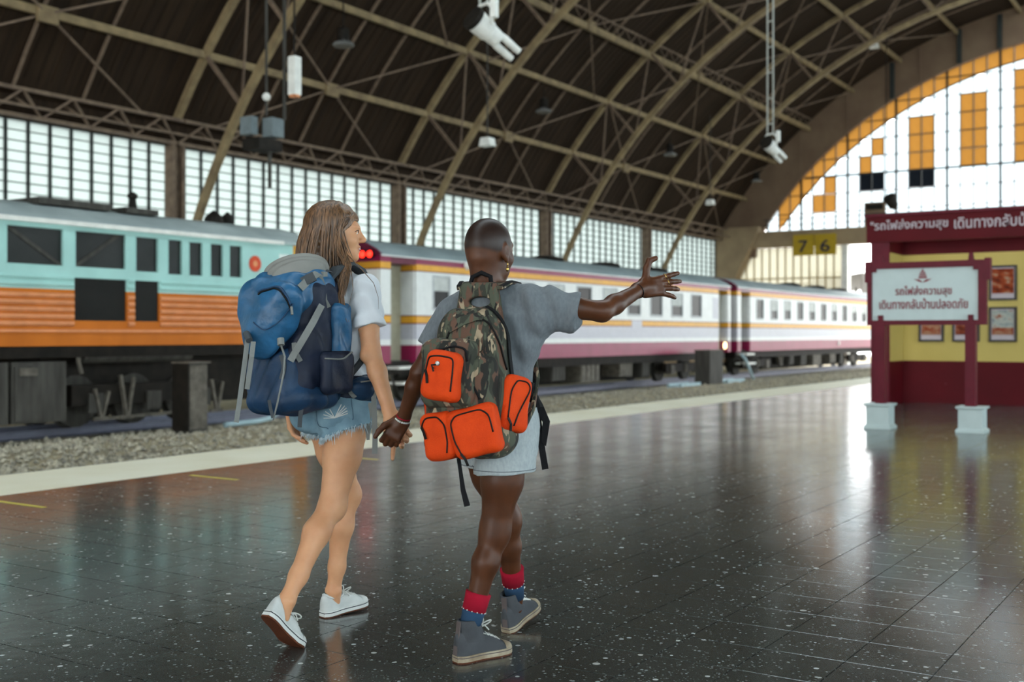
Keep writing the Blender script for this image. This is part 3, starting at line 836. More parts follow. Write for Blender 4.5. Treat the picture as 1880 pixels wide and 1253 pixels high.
# --- coaches
BANDS = [(.55, .95, 'maroon'), (.95, 1.08, 'coach_white'), (1.08, 1.14, 'coach_lav'), (1.14, 1.43, 'coach_lav'), (1.43, 1.46, 'maroon_dark'), (1.46, 1.61, 'coach_orange'),
         (1.61, 1.635, 'maroon_dark'), (1.635, 2.635, 'coach_white'), (2.635, 2.66, 'maroon_dark'), (2.66, 2.80, 'coach_orange'), (2.80, 2.93, 'maroon')]
def coach(xa, xb, windows, label, seed, pale):
    r = random.Random(seed)
    c = thing('train_coach', label, 'train coach', ((xa + xb) / 2, 17.4, -.4), 'coaches of the maroon train')
    d0, d1 = xa + .36, xa + 1.27                     # recessed entrance
    e0, e1 = xb - 1.1, xb - .25
    hl = [(a, b, 1.8, 2.55) for a, b in windows]
    for (z0, z1, m_) in BANDS:
        mb = MB()
        for (p, q) in ((xa, d0), (d1, e0), (e1, xb)):
            if q > p: holes_panel(mb, p, q, z0, z1, hl, YN, YN + .05)
        mb.box(d1 - .04, d1, YN + .05, YN + .45, z0, z1).box(e1 - .04, e1, YN + .05, YN + .45, z0, z1)
        mb.build('side_band', M[m_], c)
        for (p, q) in (((YN + .05, 16.95), (17.85, 18.75)) if z0 < 2.5 else ((YN + .05, 18.75),)):   # end wall around the gangway
            MB().box(xa - .02, xa + .04, p, q, z0, z1).build('end_band', M[m_], c)
    MB().box(d0, d1 - .04, YN + .42, YN + .47, .6, 2.8).build('entrance_door', M['beige_door'], c)
    MB().box(e0, e1 - .04, YN + .3, YN + .35, .6, 2.8).build('entrance_door', M['beige_door'], c)
    MB().box(d0, d1, YN, YN + .5, 2.78, 2.93).build('door_lintel', M['maroon_dark'], c)
    MB().box(e0, e1, YN, YN + .5, 2.78, 2.93).build('door_lintel', M['maroon_dark'], c)
    MB().box(xa - .05, xa + .03, 16.95, 17.85, .75, 2.6).build('gangway_door', M['beige_door'], c)
    MB().box(xa, xb, 18.75, 18.8, .55, 2.93).build('far_side', M['coach_white'], c)
    MB().box(xb - .04, xb, YN + .05, 18.75, .55, 2.93).build('end_wall', M['maroon_dark'], c)
    rp = [(YN - .02, 2.93), (YN - .01, 2.97), (YN + .14, 3.09), (YN + .45, 3.24), (YN + .9, 3.34), (YN + 1.4, 3.37)]
    rp += [(2 * 17.4 - y, z) for y, z in rp[::-1][1:]]
    MB().prism(rp, xa + .05, xb - .02, 'x').build('roof', M['coach_roof'], c)
    MB().prism(rp, xa - .07, xa + .05, 'x').build('end_dome', M['maroon_dark'], c)
    MB().box(xa, xb, YN - .03, YN, 2.925, 2.955).build('gutter', M['coach_white'], c)
    for (a, b) in windows:
        w = MB().box(a, b, YN + .02, YN + .035, 1.8, 2.55).build('window', M['glass'], c)
        fr = MB()
        for q in ((a - .035, a + .02, 1.77, 2.58), (b - .02, b + .035, 1.77, 2.58), (a + .02, b - .02, 1.75, 1.82), (a + .02, b - .02, 2.53, 2.58)): fr.box(q[0], q[1], YN - .012, YN + .02, q[2], q[3])
        fr.build('window_frame', M['seal'], w)
        drop = r.choice([.5, .45, .55, .4, .6])
        if r.random() < (.35 if pale else .8): MB().box(a + .02, b - .02, YN + .005, YN + .02, 2.55 - .75 * drop, 2.55).build('blind', M['blind'], w)
    for (z, x) in ((.45, xa + .82), (.1, xa + .95)):
        MB().box(x - .42, x + .42, YN - .2, YN + .3, z - .03, z + .03).build('entrance_step', M['white_metal'], c)
    st = MB()
    for s in (-.45, .45): st.bar((xa + .85 + s, YN + .2, .6), (xa + .95 + s, YN + .0, .05), .04)
    st.box(xa + .4, xa + 1.3, YN + .17, YN + .23, .54, .6)
    st.build('step_bracket', M['undergrey'], c)
    MB().box(xa + .2, xb - .2, YN + .15, 18.6, .3, .58).build('frame_beam', M['black'], c)
    MB().box(xa + 4.8, xb - 4.8, YN + .9, 18.2, -.25, .35).build('equipment_block', M['black'], c)
    for bxc in (xa + 3.1, xb - 3.1):
        MB().box(bxc - 1.5, bxc + 1.5, YN + .4, YN + .55, -.08, .22).build('bogie_frame', M['black'], c)
        for dx in (-1.05, 1.05):
            mb = MB(); wheelset(mb, bxc + dx, 16.93, 17.95, .42, -.4); mb.build('wheelset', M['undergrey'], c)
            MB().box(bxc + dx - .14, bxc + dx + .14, YN + .36, YN + .6, -.15, .16).build('axle_box', M['iron'], c)
        MB().lathe((bxc, YN + .45, -.1), (0, 0, 1), [(0, .12), (.3, .12)], 10).build('bogie_spring', M['iron'], c)
    n = 0
    for a, wd, zb, m_ in ((xa + 9.2, 1.1, -.2, 'iron'), (xa + 6.2, .5, -.05, 'undergrey'), (xa + 7.6, .7, -.1, 'undergrey'), (xa + 11.6, .8, -.1, 'iron'), (xa + 13.1, .5, -.15, 'undergrey')):
        bx = MB().box(a, a + wd, YN + .2, YN + .85, zb, .38).build('equipment_box', M[m_], c)
        for k in range(4): MB().box(a + wd * (k + .15) / 4, a + wd * (k + .85) / 4, YN + .18, YN + .2, zb + .05, .33).build('box_rib', M[m_], bx)
    MB().bar((xa + 5.3, YN + .35, .4), (xa + 5.5, YN + .35, -.1), .09).bar((xa + 5.75, YN + .35, .4), (xa + 5.58, YN + .35, -.1), .09).build('brake_hanger', M['iron'], c)
    for x in (xa + 8.9, xa + 12.4, xa + 15.8):
        MB().lathe((x, 17.2, 3.34), (0, 0, 1), [(0, .55), (.08, .5), (.13, .3), (.15, .05)], 14).build('roof_vent', M['black'], c)
    return c
w1 = [(21.12, 21.75)] + [(31.37 - 1.56 * k - .42, 31.37 - 1.56 * k + .42) for k in range(5, 0, -1)] + [(31.37 + 1.56 * k - .42, 31.37 + 1.56 * k + .42) for k in range(4)]
c1 = coach(19.2, 39.1, w1, 'maroon striped coach with red tail lamps behind the two walking people', 4, 0)
for y in (16.41, 16.2):
    l = MB().lathe((19.12, y, 2.96), (-1, 0, 0), [(0, .1), (.05, .095)], 16).build('lamp_housing', M['black'], c1)
    MB().lathe((19.07, y, 2.96), (-1, 0, 0), [(0, .075), (.03, .06), (.04, .02)], 14).build('tail_lamp', M['red_lamp'], l)
MB().lathe((38.53, YN, .79), (0, -1, 0), [(0, .13), (.04, .12), (.05, .05)], 16).build('marker_lamp', M['warm_lamp'], c1)
MB().lathe((22.46, YN, 2.87), (0, -1, 0), [(0, .11), (.05, .1), (.12, .04)], 14).build('side_lamp', M['white_metal'], c1)
MB().box(37.45, 37.95, YN - .005, YN + .002, 1.75, 2.5).build('frosted_window', M['coach_lav'], c1)
MB().box(31.2, 31.9, YN - .006, YN, 1.36, 1.62).build('number_board', M['coach_lav'], c1)
w2 = [(42.05 + 1.555 * k - .36, 42.05 + 1.555 * k + .36) for k in range(11)]
c2 = coach(39.75, 59.6, w2, 'maroon striped coach farther along, seen beside the information kiosk', 9, 1)
MB().lathe((52.0, YN, .79), (0, -1, 0), [(0, .1), (.04, .09)], 12).build('marker_lamp', M['white_metal'], c2)
o = MB().box(39.11, 39.67, 16.9, 17.9, .7, 2.9).build('gangway_bellows', M['black']); tag(o, 'black gangway bellows joining the two maroon coaches', 'bellows')

# ------------------------------------------------------------------ lineside cabinets and pale pipes
def cabinet(x, y, z0, h_, wx, wy, label, post, kind):
    t = thing('lineside_cabinet', label, 'cabinet', (x, y, z0), 'grey cabinets beside the track')
    MB().box(x - wx / 2, x + wx / 2, y - wy / 2, y + wy / 2, z0 - .1, z0 + h_).build('body', M['undergrey'], t)
    MB().box(x - wx / 2 - .04, x + wx / 2 + .04, y - wy / 2 - .04, y + wy / 2 + .04, z0 + h_, z0 + h_ + .03).build('top', M['iron'], t)
    MB().box(x - wx / 2 - .03, x - wx / 2 - .0, y - wy / 2 - .02, y + wy / 2 + .02, z0, z0 + h_).build('end_panel', M[post], t)
    MB().box(x - wx / 2 + .02, x + wx / 2 - .02, y - wy / 2 - .012, y - wy / 2, z0 + .03, z0 + h_ - .03).build('door', M[kind], t)
cabinet(13.3, 15.3, -.45, 1.15, .42, .36, 'dark grey cabinet on the ballast before the locomotive', 'black', 'iron')
cabinet(35.3, 15.2, -.45, 1.1, 1.1, .5, 'olive grey cabinet on the ballast before the maroon coach', 'undergrey', 'undergrey')
def pipe(pts, label):
    o = MB().tube(pts, .05, 10).build('drain_pipe', M['pale_pipe'], smooth=True); tag(o, label, 'pipe', 'pale blue pipes by the track')
pipe([(14.1, 15.35, -.42), (14.9, 15.3, -.40), (15.2, 15.3, -.36), (15.42, 15.25, -.2), (15.52, 15.2, .1)], 'pale blue curved pipe rising from the ballast behind the blue backpack')
pipe([(38.4, 15.3, .48), (38.75, 15.3, .3), (39.2, 15.3, -.1), (39.55, 15.3, -.45)], 'pale blue pipe sloping down between the maroon coaches')
for (x, lab) in ((33.4, 'pale blue concrete trough lying left of the olive cabinet'), (37.2, 'pale blue concrete trough lying right of the olive cabinet')):
    o = MB().prism([(15.0, -.5), (15.5, -.5), (15.5, -.36), (15.42, -.36), (15.4, -.44), (15.1, -.44), (15.08, -.36), (15.0, -.36)], x - .75, x + .75, 'x').build('concrete_trough', M['pale_pipe']); tag(o, lab, 'trough', 'pale troughs by the track')

# ------------------------------------------------------------------ information kiosk, sign board, pictures
M['k_red'] = mat('kiosk_red_paint', '#560a13', .6, col2='#4c0810', scale=1.5)
M['k_yellow'] = mat('kiosk_yellow_paint', '#c9b46a', .6, col2='#bba65c', scale=1.0)
M['k_maroon'] = mat('sign_maroon_paint', '#5a1020', .45)
M['letter'] = mat('letter_grey_white', '#b9aeb2', .5, var=.03)
M['letter_red'] = mat('letter_dark_red', '#7c2430', .5, var=.03)
M['board'] = mat('sign_board_white', '#b4c2c0', .35, var=.04)
kio = thing('information_kiosk', 'red and yellow kiosk with a lettered red header and framed pictures', 'kiosk', (20.4, 3.2, 0))
def band(nm, x0, x1, y0, y1, parts):
    for z0, z1, m_ in parts: MB().box(x0, x1, y0, y1, z0, z1).build(nm, M[m_], kio)
ZB = [(0, .735, 'k_red'), (.735, 2.59, 'k_yellow'), (2.59, 3.15, 'k_red')]
band('back_wall', 20.5, 20.62, -1.2, 5.16, ZB)
band('side_wall', 19.62, 20.62, 5.16, 5.42, ZB)
MB().box(19.58, 19.62, 5.16, 5.47, 0, 2.76).build('side_wall_edge', M['k_maroon'], kio)
MB().box(19.5, 19.62, -1.5, -1.38, 0, 2.76).build('corner_post', M['k_maroon'], kio)
hd = MB().box(19.54, 19.62, -1.5, 5.53, 2.76, 3.22).build('header', M['k_red'], kio)
MB().box(19.5, 19.66, -1.55, 5.56, 3.2, 3.24).build('header_cap', M['k_maroon'], kio)
text_on_x_plane('lettering', '"รถไฟส่งความสุข', 19.535, 5.46, 4.20, 3.03, M['letter'], hd, height=.215)
text_on_x_plane('lettering', 'เดินทางกลับบ้านปลอดภัย"', 19.535, 4.10, 2.02, 3.04, M['letter'], hd, height=.215)
for z in (.32,):
    for y in (4.45, 3.05): MB().lathe((20.5, y, .34), (-1, 0, 0), [(0, .02), (.01, .02)], 10).build('wall_bolt', M['k_maroon'], kio)

def art(name, cols, seed):
    m, nt, p, out = new_mat(name); N, L = nt.nodes, nt.links
    tc = N.new('ShaderNodeTexCoord'); mp = N.new('ShaderNodeMapping'); mp.inputs['Location'].default_value = (seed, seed * 2, 0); mp.inputs['Scale'].default_value = (1, 1, 1.8)
    L.new(tc.outputs['Object'], mp.inputs[0])
    nz = N.new('ShaderNodeTexNoise'); nz.inputs['Scale'].default_value = 7; nz.inputs['Detail'].default_value = 5; L.new(mp.outputs[0], nz.inputs['Vector'])
    r = N.new('ShaderNodeValToRGB'); e = r.color_ramp.elements
    while len(e) < len(cols): e.new(.5)
    for k, c in enumerate(cols): e[k].position = .28 + .44 * k / (len(cols) - 1); e[k].color = (*lin(c), 1)
    L.new(nz.outputs['Fac'], r.inputs[0]); L.new(r.outputs[0], p.inputs['Base Color']); p.inputs['Roughness'].default_value = .6; p.inputs['Specular IOR Level'].default_value = .1
    return m
ART = [art('painting_orange_figures', ['#3a1a12', '#7c3018', '#9a4a28', '#a89f86'], 3), art('painting_pale_sky', ['#66787c', '#9aa09a', '#aeada2', '#8c4a2c'], 8),
       art('painting_orange_panel', ['#5a1f10', '#8c3c20', '#a47a60', '#9c6a50'], 14), art('painting_dark_crowd', ['#301812', '#74301c', '#925038', '#a09482'], 21)]
M['frame_black'] = mat('black_picture_frame', '#17120f', .3)
def picture(y0, y1, z0, z1, am, lab, lower=None):
    t = thing('framed_picture', lab, 'picture', (20.47, (y0 + y1) / 2, z0), 'framed pictures on the kiosk wall')
    fr = MB()
    for q in ((y0, y1, z0, z0 + .035), (y0, y1, z1 - .035, z1), (y0, y0 + .035, z0 + .035, z1 - .035), (y1 - .035, y1, z0 + .035, z1 - .035)): fr.box(20.45, 20.498, *q)
    fr.build('frame', M['frame_black'], t)
    MB().box(20.475, 20.495, y0 + .03, y1 - .03, z0 + .03, z1 - .03).build('mount', M['letter'], t)
    MB().box(20.468, 20.475, y0 + .05, y1 - .05, z0 + .12, z1 - .055).build('print', am, t)
    if lower: MB().box(20.465, 20.468, y0 + .05, y1 - .05, z0 + .12, z0 + .24).build('print_foreground', lower, t)
picture(3.3, 3.74, 1.77, 2.36, ART[0], 'black framed orange picture of figures, upper right of the sign board')
picture(3.3, 3.74, 1.07, 1.66, ART[1], 'black framed picture of a pale sky over orange ground', ART[2])
picture(4.47, 4.89, 1.07, 1.66, ART[2], 'black framed orange picture half hidden below the left of the sign board')
picture(3.89, 4.33, 1.07, 1.66, ART[3], 'black framed picture cut by the right post of the sign')

sg = thing('sign_stand', 'maroon framed white Thai notice board on two posts', 'sign', (14.68, 3.42, .3))
SX = 14.68
MB().box(SX - .005, SX + .02, 2.79, 4.10, 1.36, 2.05).build('board', M['board'], sg)
fr = MB()
for q in ((2.70, 4.14, 2.03, 2.11), (2.70, 4.14, 1.315, 1.375), (4.08, 4.14, 1.375, 2.03), (2.70, 2.80, 1.375, 2.03)): fr.box(SX - .035, SX + .04, *q)
for y, z in ((4.06, 2.02), (2.82, 2.02)): fr.box(SX - .040, SX + .03, y - .035, y + .035, z - .03, z + .03)
for y in (4.13, 2.69): fr.box(SX - .045, SX + .052, y - .035, y + .035, 1.86, 2.13)
fr.build('frame', M['k_maroon'], sg)
for y in (3.97, 2.885):
    p_ = MB().box(SX - .06, SX + .06, y - .06, y + .06, .32, 1.32)
    p_.box(SX - .045, SX - .005, y - .03, y + .03, 1.3, 1.44).box(SX + .02, SX + .06, y - .04, y + .04, 1.3, 2.12)
    p_.prism([(y - .035, 2.1), (y + .035, 2.1), (y + .02, 2.2), (y - .02, 2.2)], SX - .02, SX + .03, 'x')
    p_.build('post', M['k_maroon'], sg)
for y in (3.98, 2.87):
    lab = 'white square plinth under the left post of the sign' if y > 3.5 else 'white square plinth under the right post of the sign'
    pl = thing('post_plinth', lab, 'plinth', (SX, y, 0), 'white plinths of the sign')
    MB().box(SX - .14, SX + .14, y - .14, y + .14, .05, .29).build('block', M['board'], pl)
    MB().prism([(-.165, 0), (.165, 0), (.165, .03), (.145, .05), (-.145, .05), (-.165, .03)], 0, 1, 'x').v
    b_ = MB()
    b_.lathe((SX, y, 0), (0, 0, 1), [(0, .235), (.03, .235), (.055, .2)], 4).v
    rot = [(SX + (vx - SX) * .7071 - (vy - y) * .7071, y + (vx - SX) * .7071 + (vy - y) * .7071, vz) for vx, vy, vz in b_.v]; b_.v = rot
    b_.build('base_moulding', M['board'], pl)
    b_ = MB(); b_.lathe((SX, y, 0), (0, 0, 1), [(.28, .2), (.295, .235), (.32, .235)], 4)
    b_.v = [(SX + (vx - SX) * .7071 - (vy - y) * .7071, y + (vx - SX) * .7071 + (vy - y) * .7071, vz) for vx, vy, vz in b_.v]
    b_.build('top_moulding', M['board'], pl)
text_on_x_plane('lettering', 'รถไฟส่งความสุข', SX - .006, 3.79, 3.11, 1.735, M['letter_red'], sg, height=.15)
text_on_x_plane('lettering', 'เดินทางกลับบ้านปลอดภัย', SX - .006, 3.99, 2.92, 1.585, M['letter_red'], sg, height=.135)
em = MB(); yc, zc = 3.455, 1.93                       # red crown over a pair of wings
for (w_, z0, z1) in ((.055, 0, .02), (.05, .028, .046), (.04, .054, .07), (.026, .078, .09)):
    em.prism([(yc - w_, zc - .03 + z0), (yc + w_, zc - .03 + z0), (yc + w_ * .85, zc - .03 + z1), (yc - w_ * .85, zc - .03 + z1)], SX - .011, SX - .006, 'x')
em.prism([(yc - .01, zc + .06), (yc + .01, zc + .06), (yc, zc + .1)], SX - .011, SX - .006, 'x')
for s in (-1, 1):
    em.prism([(yc, zc - .085), (yc + s * .05, zc - .07), (yc + s * .11, zc - .035), (yc + s * .08, zc - .04), (yc + s * .04, zc - .045), (yc + s * .01, zc - .07)][::s], SX - .011, SX - .006, 'x')
em.build('emblem', M['letter_red'], sg)

# ------------------------------------------------------------------ yellow platform numbers hanging from the walkway beam
M['num_yellow'] = mat('number_board_yellow', '#a98c24', .5)
M['num_blue'] = mat('number_dark_blue', '#23263a', .5)
for dgt, ya, yb, in (('7', 21.36, 20.2), ('6', 20.14, 18.97)):
    t = thing('number_board', 'hanging yellow board with a dark blue ' + ('seven' if dgt == '7' else 'six'), 'sign', (61.2, (ya + yb) / 2, 5.55), 'yellow platform number boards')
    MB().box(61.2, 61.27, yb, ya, 5.55, 6.7).build('board', M['num_yellow'], t)
    for yh in (ya - .2, yb + .2): MB().box(61.27, 61.46, yh - .03, yh + .03, 6.4, 6.5).build('hanger', M['mullion'], t)
    text_on_x_plane('number', dgt, 61.19, ya - .3, yb + .33, 6.05, M['num_blue'], t, height=.68)

# ------------------------------------------------------------------ lamps, spotlights and speakers under the roof
def hang(mb, x, y, z, w_=.02):
    zt = RC[1] + math.sqrt(23.0 ** 2 - (y - RC[0]) ** 2)
    mb.bar((x, y, z), (x, y, zt), w_)
M['rod_grey'] = mat('pale_rod_paint', '#a3a49c', .5)
M['box_grey'] = mat('dull_grey_box', '#6a7476', .6)
M['lamp_grey'] = mat('lamp_reflector_grey', '#9a9a98', .25, metal=.6)
for x, y, z, lab in ((25.3, 22.5, 9.75, 'pendant lamp with saucer reflector highest above the blue backpack'), (37.5, 23.05, 9.85, 'pendant lamp with saucer reflector above the shaved head'),
                     (49.3, 23.25, 9.74, 'pendant lamp with saucer reflector above the pointing arm'), (60.2, 23.1, 9.7, 'pendant lamp with saucer reflector beside the brown end wall')):
    t = thing('pendant_lamp', lab, 'lamp', (x, y, z), 'pendant lamps along the roof')
    MB().lathe((x, y, z), (0, 0, 1), [(-.04, .3), (.0, .34), (.06, .3), (.14, .16)], 20).build('reflector', M['lamp_grey'], t)
    MB().lathe((x, y, z + .13), (0, 0, 1), [(0, .16), (.1, .18), (.35, .17), (.42, .06)], 14).build('ballast_housing', M['black'], t)
    mb = MB(); hang(mb, x, y, z + .5, .03); mb.build('hanging_rod', M['black'], t)
def spot(pos, aim, s, lab, y0):
    p, d = Vector(pos), (Vector(aim) - Vector(pos)).normalized()
    t = thing('spotlight', lab, 'spotlight', pos, 'hanging white spotlights')
    MB().lathe(p, d, [(-.02 * s, .17 * s), (.0, .19 * s), (.32 * s, .17 * s), (.34 * s, .15 * s), (.5 * s, .14 * s), (.55 * s, .11 * s)], 22).build('barrel', M['white_metal'], t, smooth=False)
    MB().lathe(p, d, [(-.035 * s, .15 * s), (-.015 * s, .165 * s), (.02 * s, .165 * s)], 22).build('lens', M['pane_dark'], t)
    MB().lathe(p, d, [(-.05 * s, .19 * s), (-.04 * s, .2 * s), (.03 * s, .2 * s), (.04 * s, .17 * s)], 22).build('front_ring', M['black'], t)
    side = d.cross(Vector((0, 0, 1))).normalized(); up = side.cross(d)
    for k in (-1, 1):
        a = p + d * (.5 * s) + side * (.06 * s * k) + up * (.06 * s * k)
        MB().tube([a, a + d * (.12 * s), a + d * (.45 * s)], [.05 * s, .065 * s, .055 * s], 10).build('tail_tube', M['white_metal'], t)
    mid = p + d * (.22 * s)
    yk = MB()
    yk.tube([mid - side * (.21 * s), mid - side * (.22 * s) + Vector((0, 0, .26 * s)), mid - side * (.1 * s) + Vector((0, 0, .36 * s)), mid + side * (.1 * s) + Vector((0, 0, .36 * s)), mid + side * (.22 * s) + Vector((0, 0, .26 * s)), mid + side * (.21 * s)], .028 * s, 8)
    yk.build('yoke', M['white_metal'], t)
    q = mid + side * (.27 * s)
    MB().box(q.x - .05 * s, q.x + .05 * s, q.y - .05 * s, q.y + .05 * s, q.z + .1 * s, q.z + .42 * s).build('ballast_box', M['white_metal'], t)
    top = mid + Vector((0, 0, .36 * s)); ld = MB()
    zt = RC[1] + math.sqrt(23.0 ** 2 - (top.y - RC[0]) ** 2)
    for k in (-1, 1): ld.bar(top + side * (.1 * s * k), (top.x + side.x * .1 * s * k, top.y + side.y * .1 * s * k, zt), .035)
    z = top.z + .3
    while z < zt - .3: ld.bar((top.x - side.x * .1 * s, top.y - side.y * .1 * s, z), (top.x + side.x * .1 * s, top.y + side.y * .1 * s, z), .03); z += .75
    ld.build('hanging_ladder', M['rod_grey'], t)
spot((16.36, 11.5, 6.77), (17.3, 11.2, 6.25), 1.12, 'white hanging spotlight with black rim nearest to the camera', 0)
spot((31.65, 11.85, 6.79), (32.6, 11.6, 6.3), 1.0, 'white hanging spotlight on a twin rod near the arched window', 0)
for x, y, z, lab in ((27.23, 18.66, 6.8, 'small white floodlight hanging below the near spotlight'), (55.6, 15.36, 15.2, 'small white floodlight high under the roof by the end wall'), (51.2, 22.0, 7.6, 'small white floodlight low at the roof edge by the end wall')):
    t = thing('floodlight', lab, 'floodlight', (x, y, z), 'small white floodlights')
    MB().prism([(y - .2, z - .12), (y + .2, z - .12), (y + .14, z + .12), (y - .14, z + .12)], x - .16, x + .16, 'x').build('housing', M['white_metal'], t)
    mb = MB(); hang(mb, x, y, z + .12, .03); mb.build('hanging_rod', M['undergrey'], t)
t = thing('column_speaker', 'long white column speaker hanging beside a dark pole', 'speaker', (17.57, 16.99, 6.3))
MB().box(17.47, 17.67, 16.89, 17.09, 6.27, 7.08).build('cabinet', M['white_metal'], t)
MB().box(17.5, 17.64, 16.9, 17.08, 6.22, 6.27).build('end_cap', M['louvre_pink'], t)
mb = MB(); hang(mb, 17.57, 17.0, 7.08, .03); mb.build('hanging_rod', M['black'], t)
t = thing('hanging_pole', 'dark pole hanging from the roof with a small cable box', 'pole', (17.48, 17.12, 5.73))
mb = MB(); hang(mb, 17.48, 17.2, 5.75, .05); mb.build('pole', M['undergrey'], t)
t = thing('camera_cluster', 'grey equipment boxes with a white dome camera hanging under a roof rib', 'camera', (17.2, 17.6, 5.2))
MB().box(17.28, 17.62, 17.35, 17.65, 5.4, 5.8).build('box', M['box_grey'], t)
MB().box(16.93, 17.12, 17.62, 17.95, 5.42, 5.8).build('box', M['box_grey'], t)
MB().box(16.95, 17.62, 17.4, 17.9, 5.1, 5.34).build('bracket', M['black'], t)
MB().ball((17.3, 17.55, 6.25), .09).build('dome', M['white_metal'], t)
mb = MB(); hang(mb, 17.3, 17.55, 5.85, .04); mb.bar((17.35, 17.5, 5.1), (17.35, 17.5, 4.3), .06); mb.build('hanging_rod', M['undergrey'], t)
t = thing('black_floodlight', 'black floodlight in front of the arched window', 'floodlight', (56.0, 14.8, 7.6))
MB().lathe((56.0, 14.8, 7.9), (.5, -.3, -.75), [(0, .3), (.1, .32), (.6, .22), (.75, .1)], 14).build('barrel', M['black'], t)
mb = MB(); hang(mb, 56.0, 14.9, 7.9, .04); mb.build('hanging_rod', M['black'], t)
t = thing('air_conditioner', 'grey box unit standing on the walkway before the arched window', 'box', (61.67, 17.0, 7.0))
MB().box(61.56, 61.78, 16.45, 17.55, 7.0, 8.3).build('housing', M['wall_brown'], t)
MB().box(61.54, 61.56, 16.55, 17.45, 7.9, 8.2).build('grille', M['black'], t)

# ------------------------------------------------------------------ modelling soft shapes: a distance field on a grid, meshed with surface nets
from mathutils.bvhtree import BVHTree

def smin(a, b, k):
    if k <= 0: return np.minimum(a, b)
    h_ = np.maximum(k - np.abs(a - b), 0) / k
    return np.minimum(a, b) - h_ * h_ * (k * .25)

class Field:
    def __init__(s, lo, hi, h):
        s.h = h; s.lo = np.array(lo, float)
        n = [int(math.ceil((b - a) / h)) + 1 for a, b in zip(lo, hi)]
        s.ax = [(lo[i] + np.arange(n[i]) * h).astype(np.float32) for i in range(3)]
        s.f = np.full(n, 1.0, np.float32)
    def put(s, fn, lo, hi, k=.01, op='u'):
        pad = k + 3 * s.h; sl = []; ax = []
        for i in range(3):
            a = max(0, int((lo[i] - pad - s.lo[i]) / s.h)); b = min(s.f.shape[i], int((hi[i] + pad - s.lo[i]) / s.h) + 2)
            if b <= a: return s
            sl.append(slice(a, b)); ax.append(s.ax[i][a:b])
        sl = tuple(sl)
        d = fn(ax[0][:, None, None], ax[1][None, :, None], ax[2][None, None, :])
        c = s.f[sl]
        s.f[sl] = smin(c, d, k) if op == 'u' else -smin(-c, d, k) if op == 's' else -smin(-c, -d, k)
        return s
    def cone(s, a, b, ra, rb, k=.012, op='u', flat=False):
        a, b = [float(q) for q in a], [float(q) for q in b]
        ba = [b[i] - a[i] for i in range(3)]; L2 = sum(q * q for q in ba) + 1e-12; L = math.sqrt(L2)
        def fn(x, y, z):
            px, py, pz = x - a[0], y - a[1], z - a[2]
            t0 = (px * ba[0] + py * ba[1] + pz * ba[2]) / L2
            t = np.clip(t0, 0, 1)
            d = np.sqrt((px - t * ba[0]) ** 2 + (py - t * ba[1]) ** 2 + (pz - t * ba[2]) ** 2) - (ra + (rb - ra) * t)
            return np.maximum(d, (t0 - 1) * L) if flat else d
        r = max(ra, rb)
        return s.put(fn, [min(a[i], b[i]) - r for i in range(3)], [max(a[i], b[i]) + r for i in range(3)], k, op)
    def chain(s, pts, rad, k=.012):
        for i in range(len(pts) - 1): s.cone(pts[i], pts[i + 1], rad[i], rad[i + 1], k)
        return s
    def ell(s, c, r, R=None, k=.012, op='u'):
        R = np.eye(3) if R is None else np.array(R)          # rows = local axes
        def fn(x, y, z):
            p = (x - c[0], y - c[1], z - c[2])
            q = [R[i][0] * p[0] + R[i][1] * p[1] + R[i][2] * p[2] for i in range(3)]
            k0 = np.sqrt(sum((q[i] / r[i]) ** 2 for i in range(3)))
            k1 = np.sqrt(sum((q[i] / r[i] ** 2) ** 2 for i in range(3))) + 1e-6
            return k0 * (k0 - 1) / k1
        m_ = max(r)
        return s.put(fn, [c[i] - m_ for i in range(3)], [c[i] + m_ for i in range(3)], k, op)
    def box(s, c, half, rad, R=None, k=.012, op='u', taper=None):
        R = np.eye(3) if R is None else np.array(R)
        def fn(x, y, z):
            p = (x - c[0], y - c[1], z - c[2])
            q = [R[i][0] * p[0] + R[i][1] * p[1] + R[i][2] * p[2] for i in range(3)]
            if taper is not None:                             # scale axes 0,1 along local axis 2
                sc = 1 + taper * q[2] / half[2]; q[0] = q[0] / sc; q[1] = q[1] / sc
            e = [np.abs(q[i]) - (half[i] - rad) for i in range(3)]
            out_ = np.sqrt(np.maximum(e[0], 0) ** 2 + np.maximum(e[1], 0) ** 2 + np.maximum(e[2], 0) ** 2)
            return out_ + np.minimum(np.maximum(np.maximum(e[0], e[1]), e[2]), 0) - rad
        m_ = math.sqrt(sum(q * q for q in half)) * (1 + abs(taper or 0))
        return s.put(fn, [c[i] - m_ for i in range(3)], [c[i] + m_ for i in range(3)], k, op)
    def loft(s, secs, ang=0.0, k=.015, op='u', power=2.0):
        """stack of ellipses: (z, cx, cy, r_forward, r_side); ang = heading"""
        S = np.array(secs, float); zs = S[:, 0]; ca, sa = math.cos(ang), math.sin(ang)
        def fn(x, y, z):
            zz = z.ravel()
            g = [np.interp(zz, zs, S[:, i]).astype(np.float32)[None, None, :] for i in range(1, 5)]
            u = (x - g[0]) * ca + (y - g[1]) * sa; v = -(x - g[0]) * sa + (y - g[1]) * ca
            q = (np.abs(u / g[2]) ** power + np.abs(v / g[3]) ** power) ** (1 / power)
            d = (q - 1) * np.minimum(g[2], g[3])
            return np.maximum(d, np.maximum(zs[0] - z, z - zs[-1]))
        m_ = S[:, 3:].max()
        return s.put(fn, [S[:, 1].min() - m_, S[:, 2].min() - m_, zs[0]], [S[:, 1].max() + m_, S[:, 2].max() + m_, zs[-1]], k, op)
    def disp(s, fn):
        s.f += fn(s.ax[0][:, None, None], s.ax[1][None, :, None], s.ax[2][None, None, :]).astype(np.float32); return s
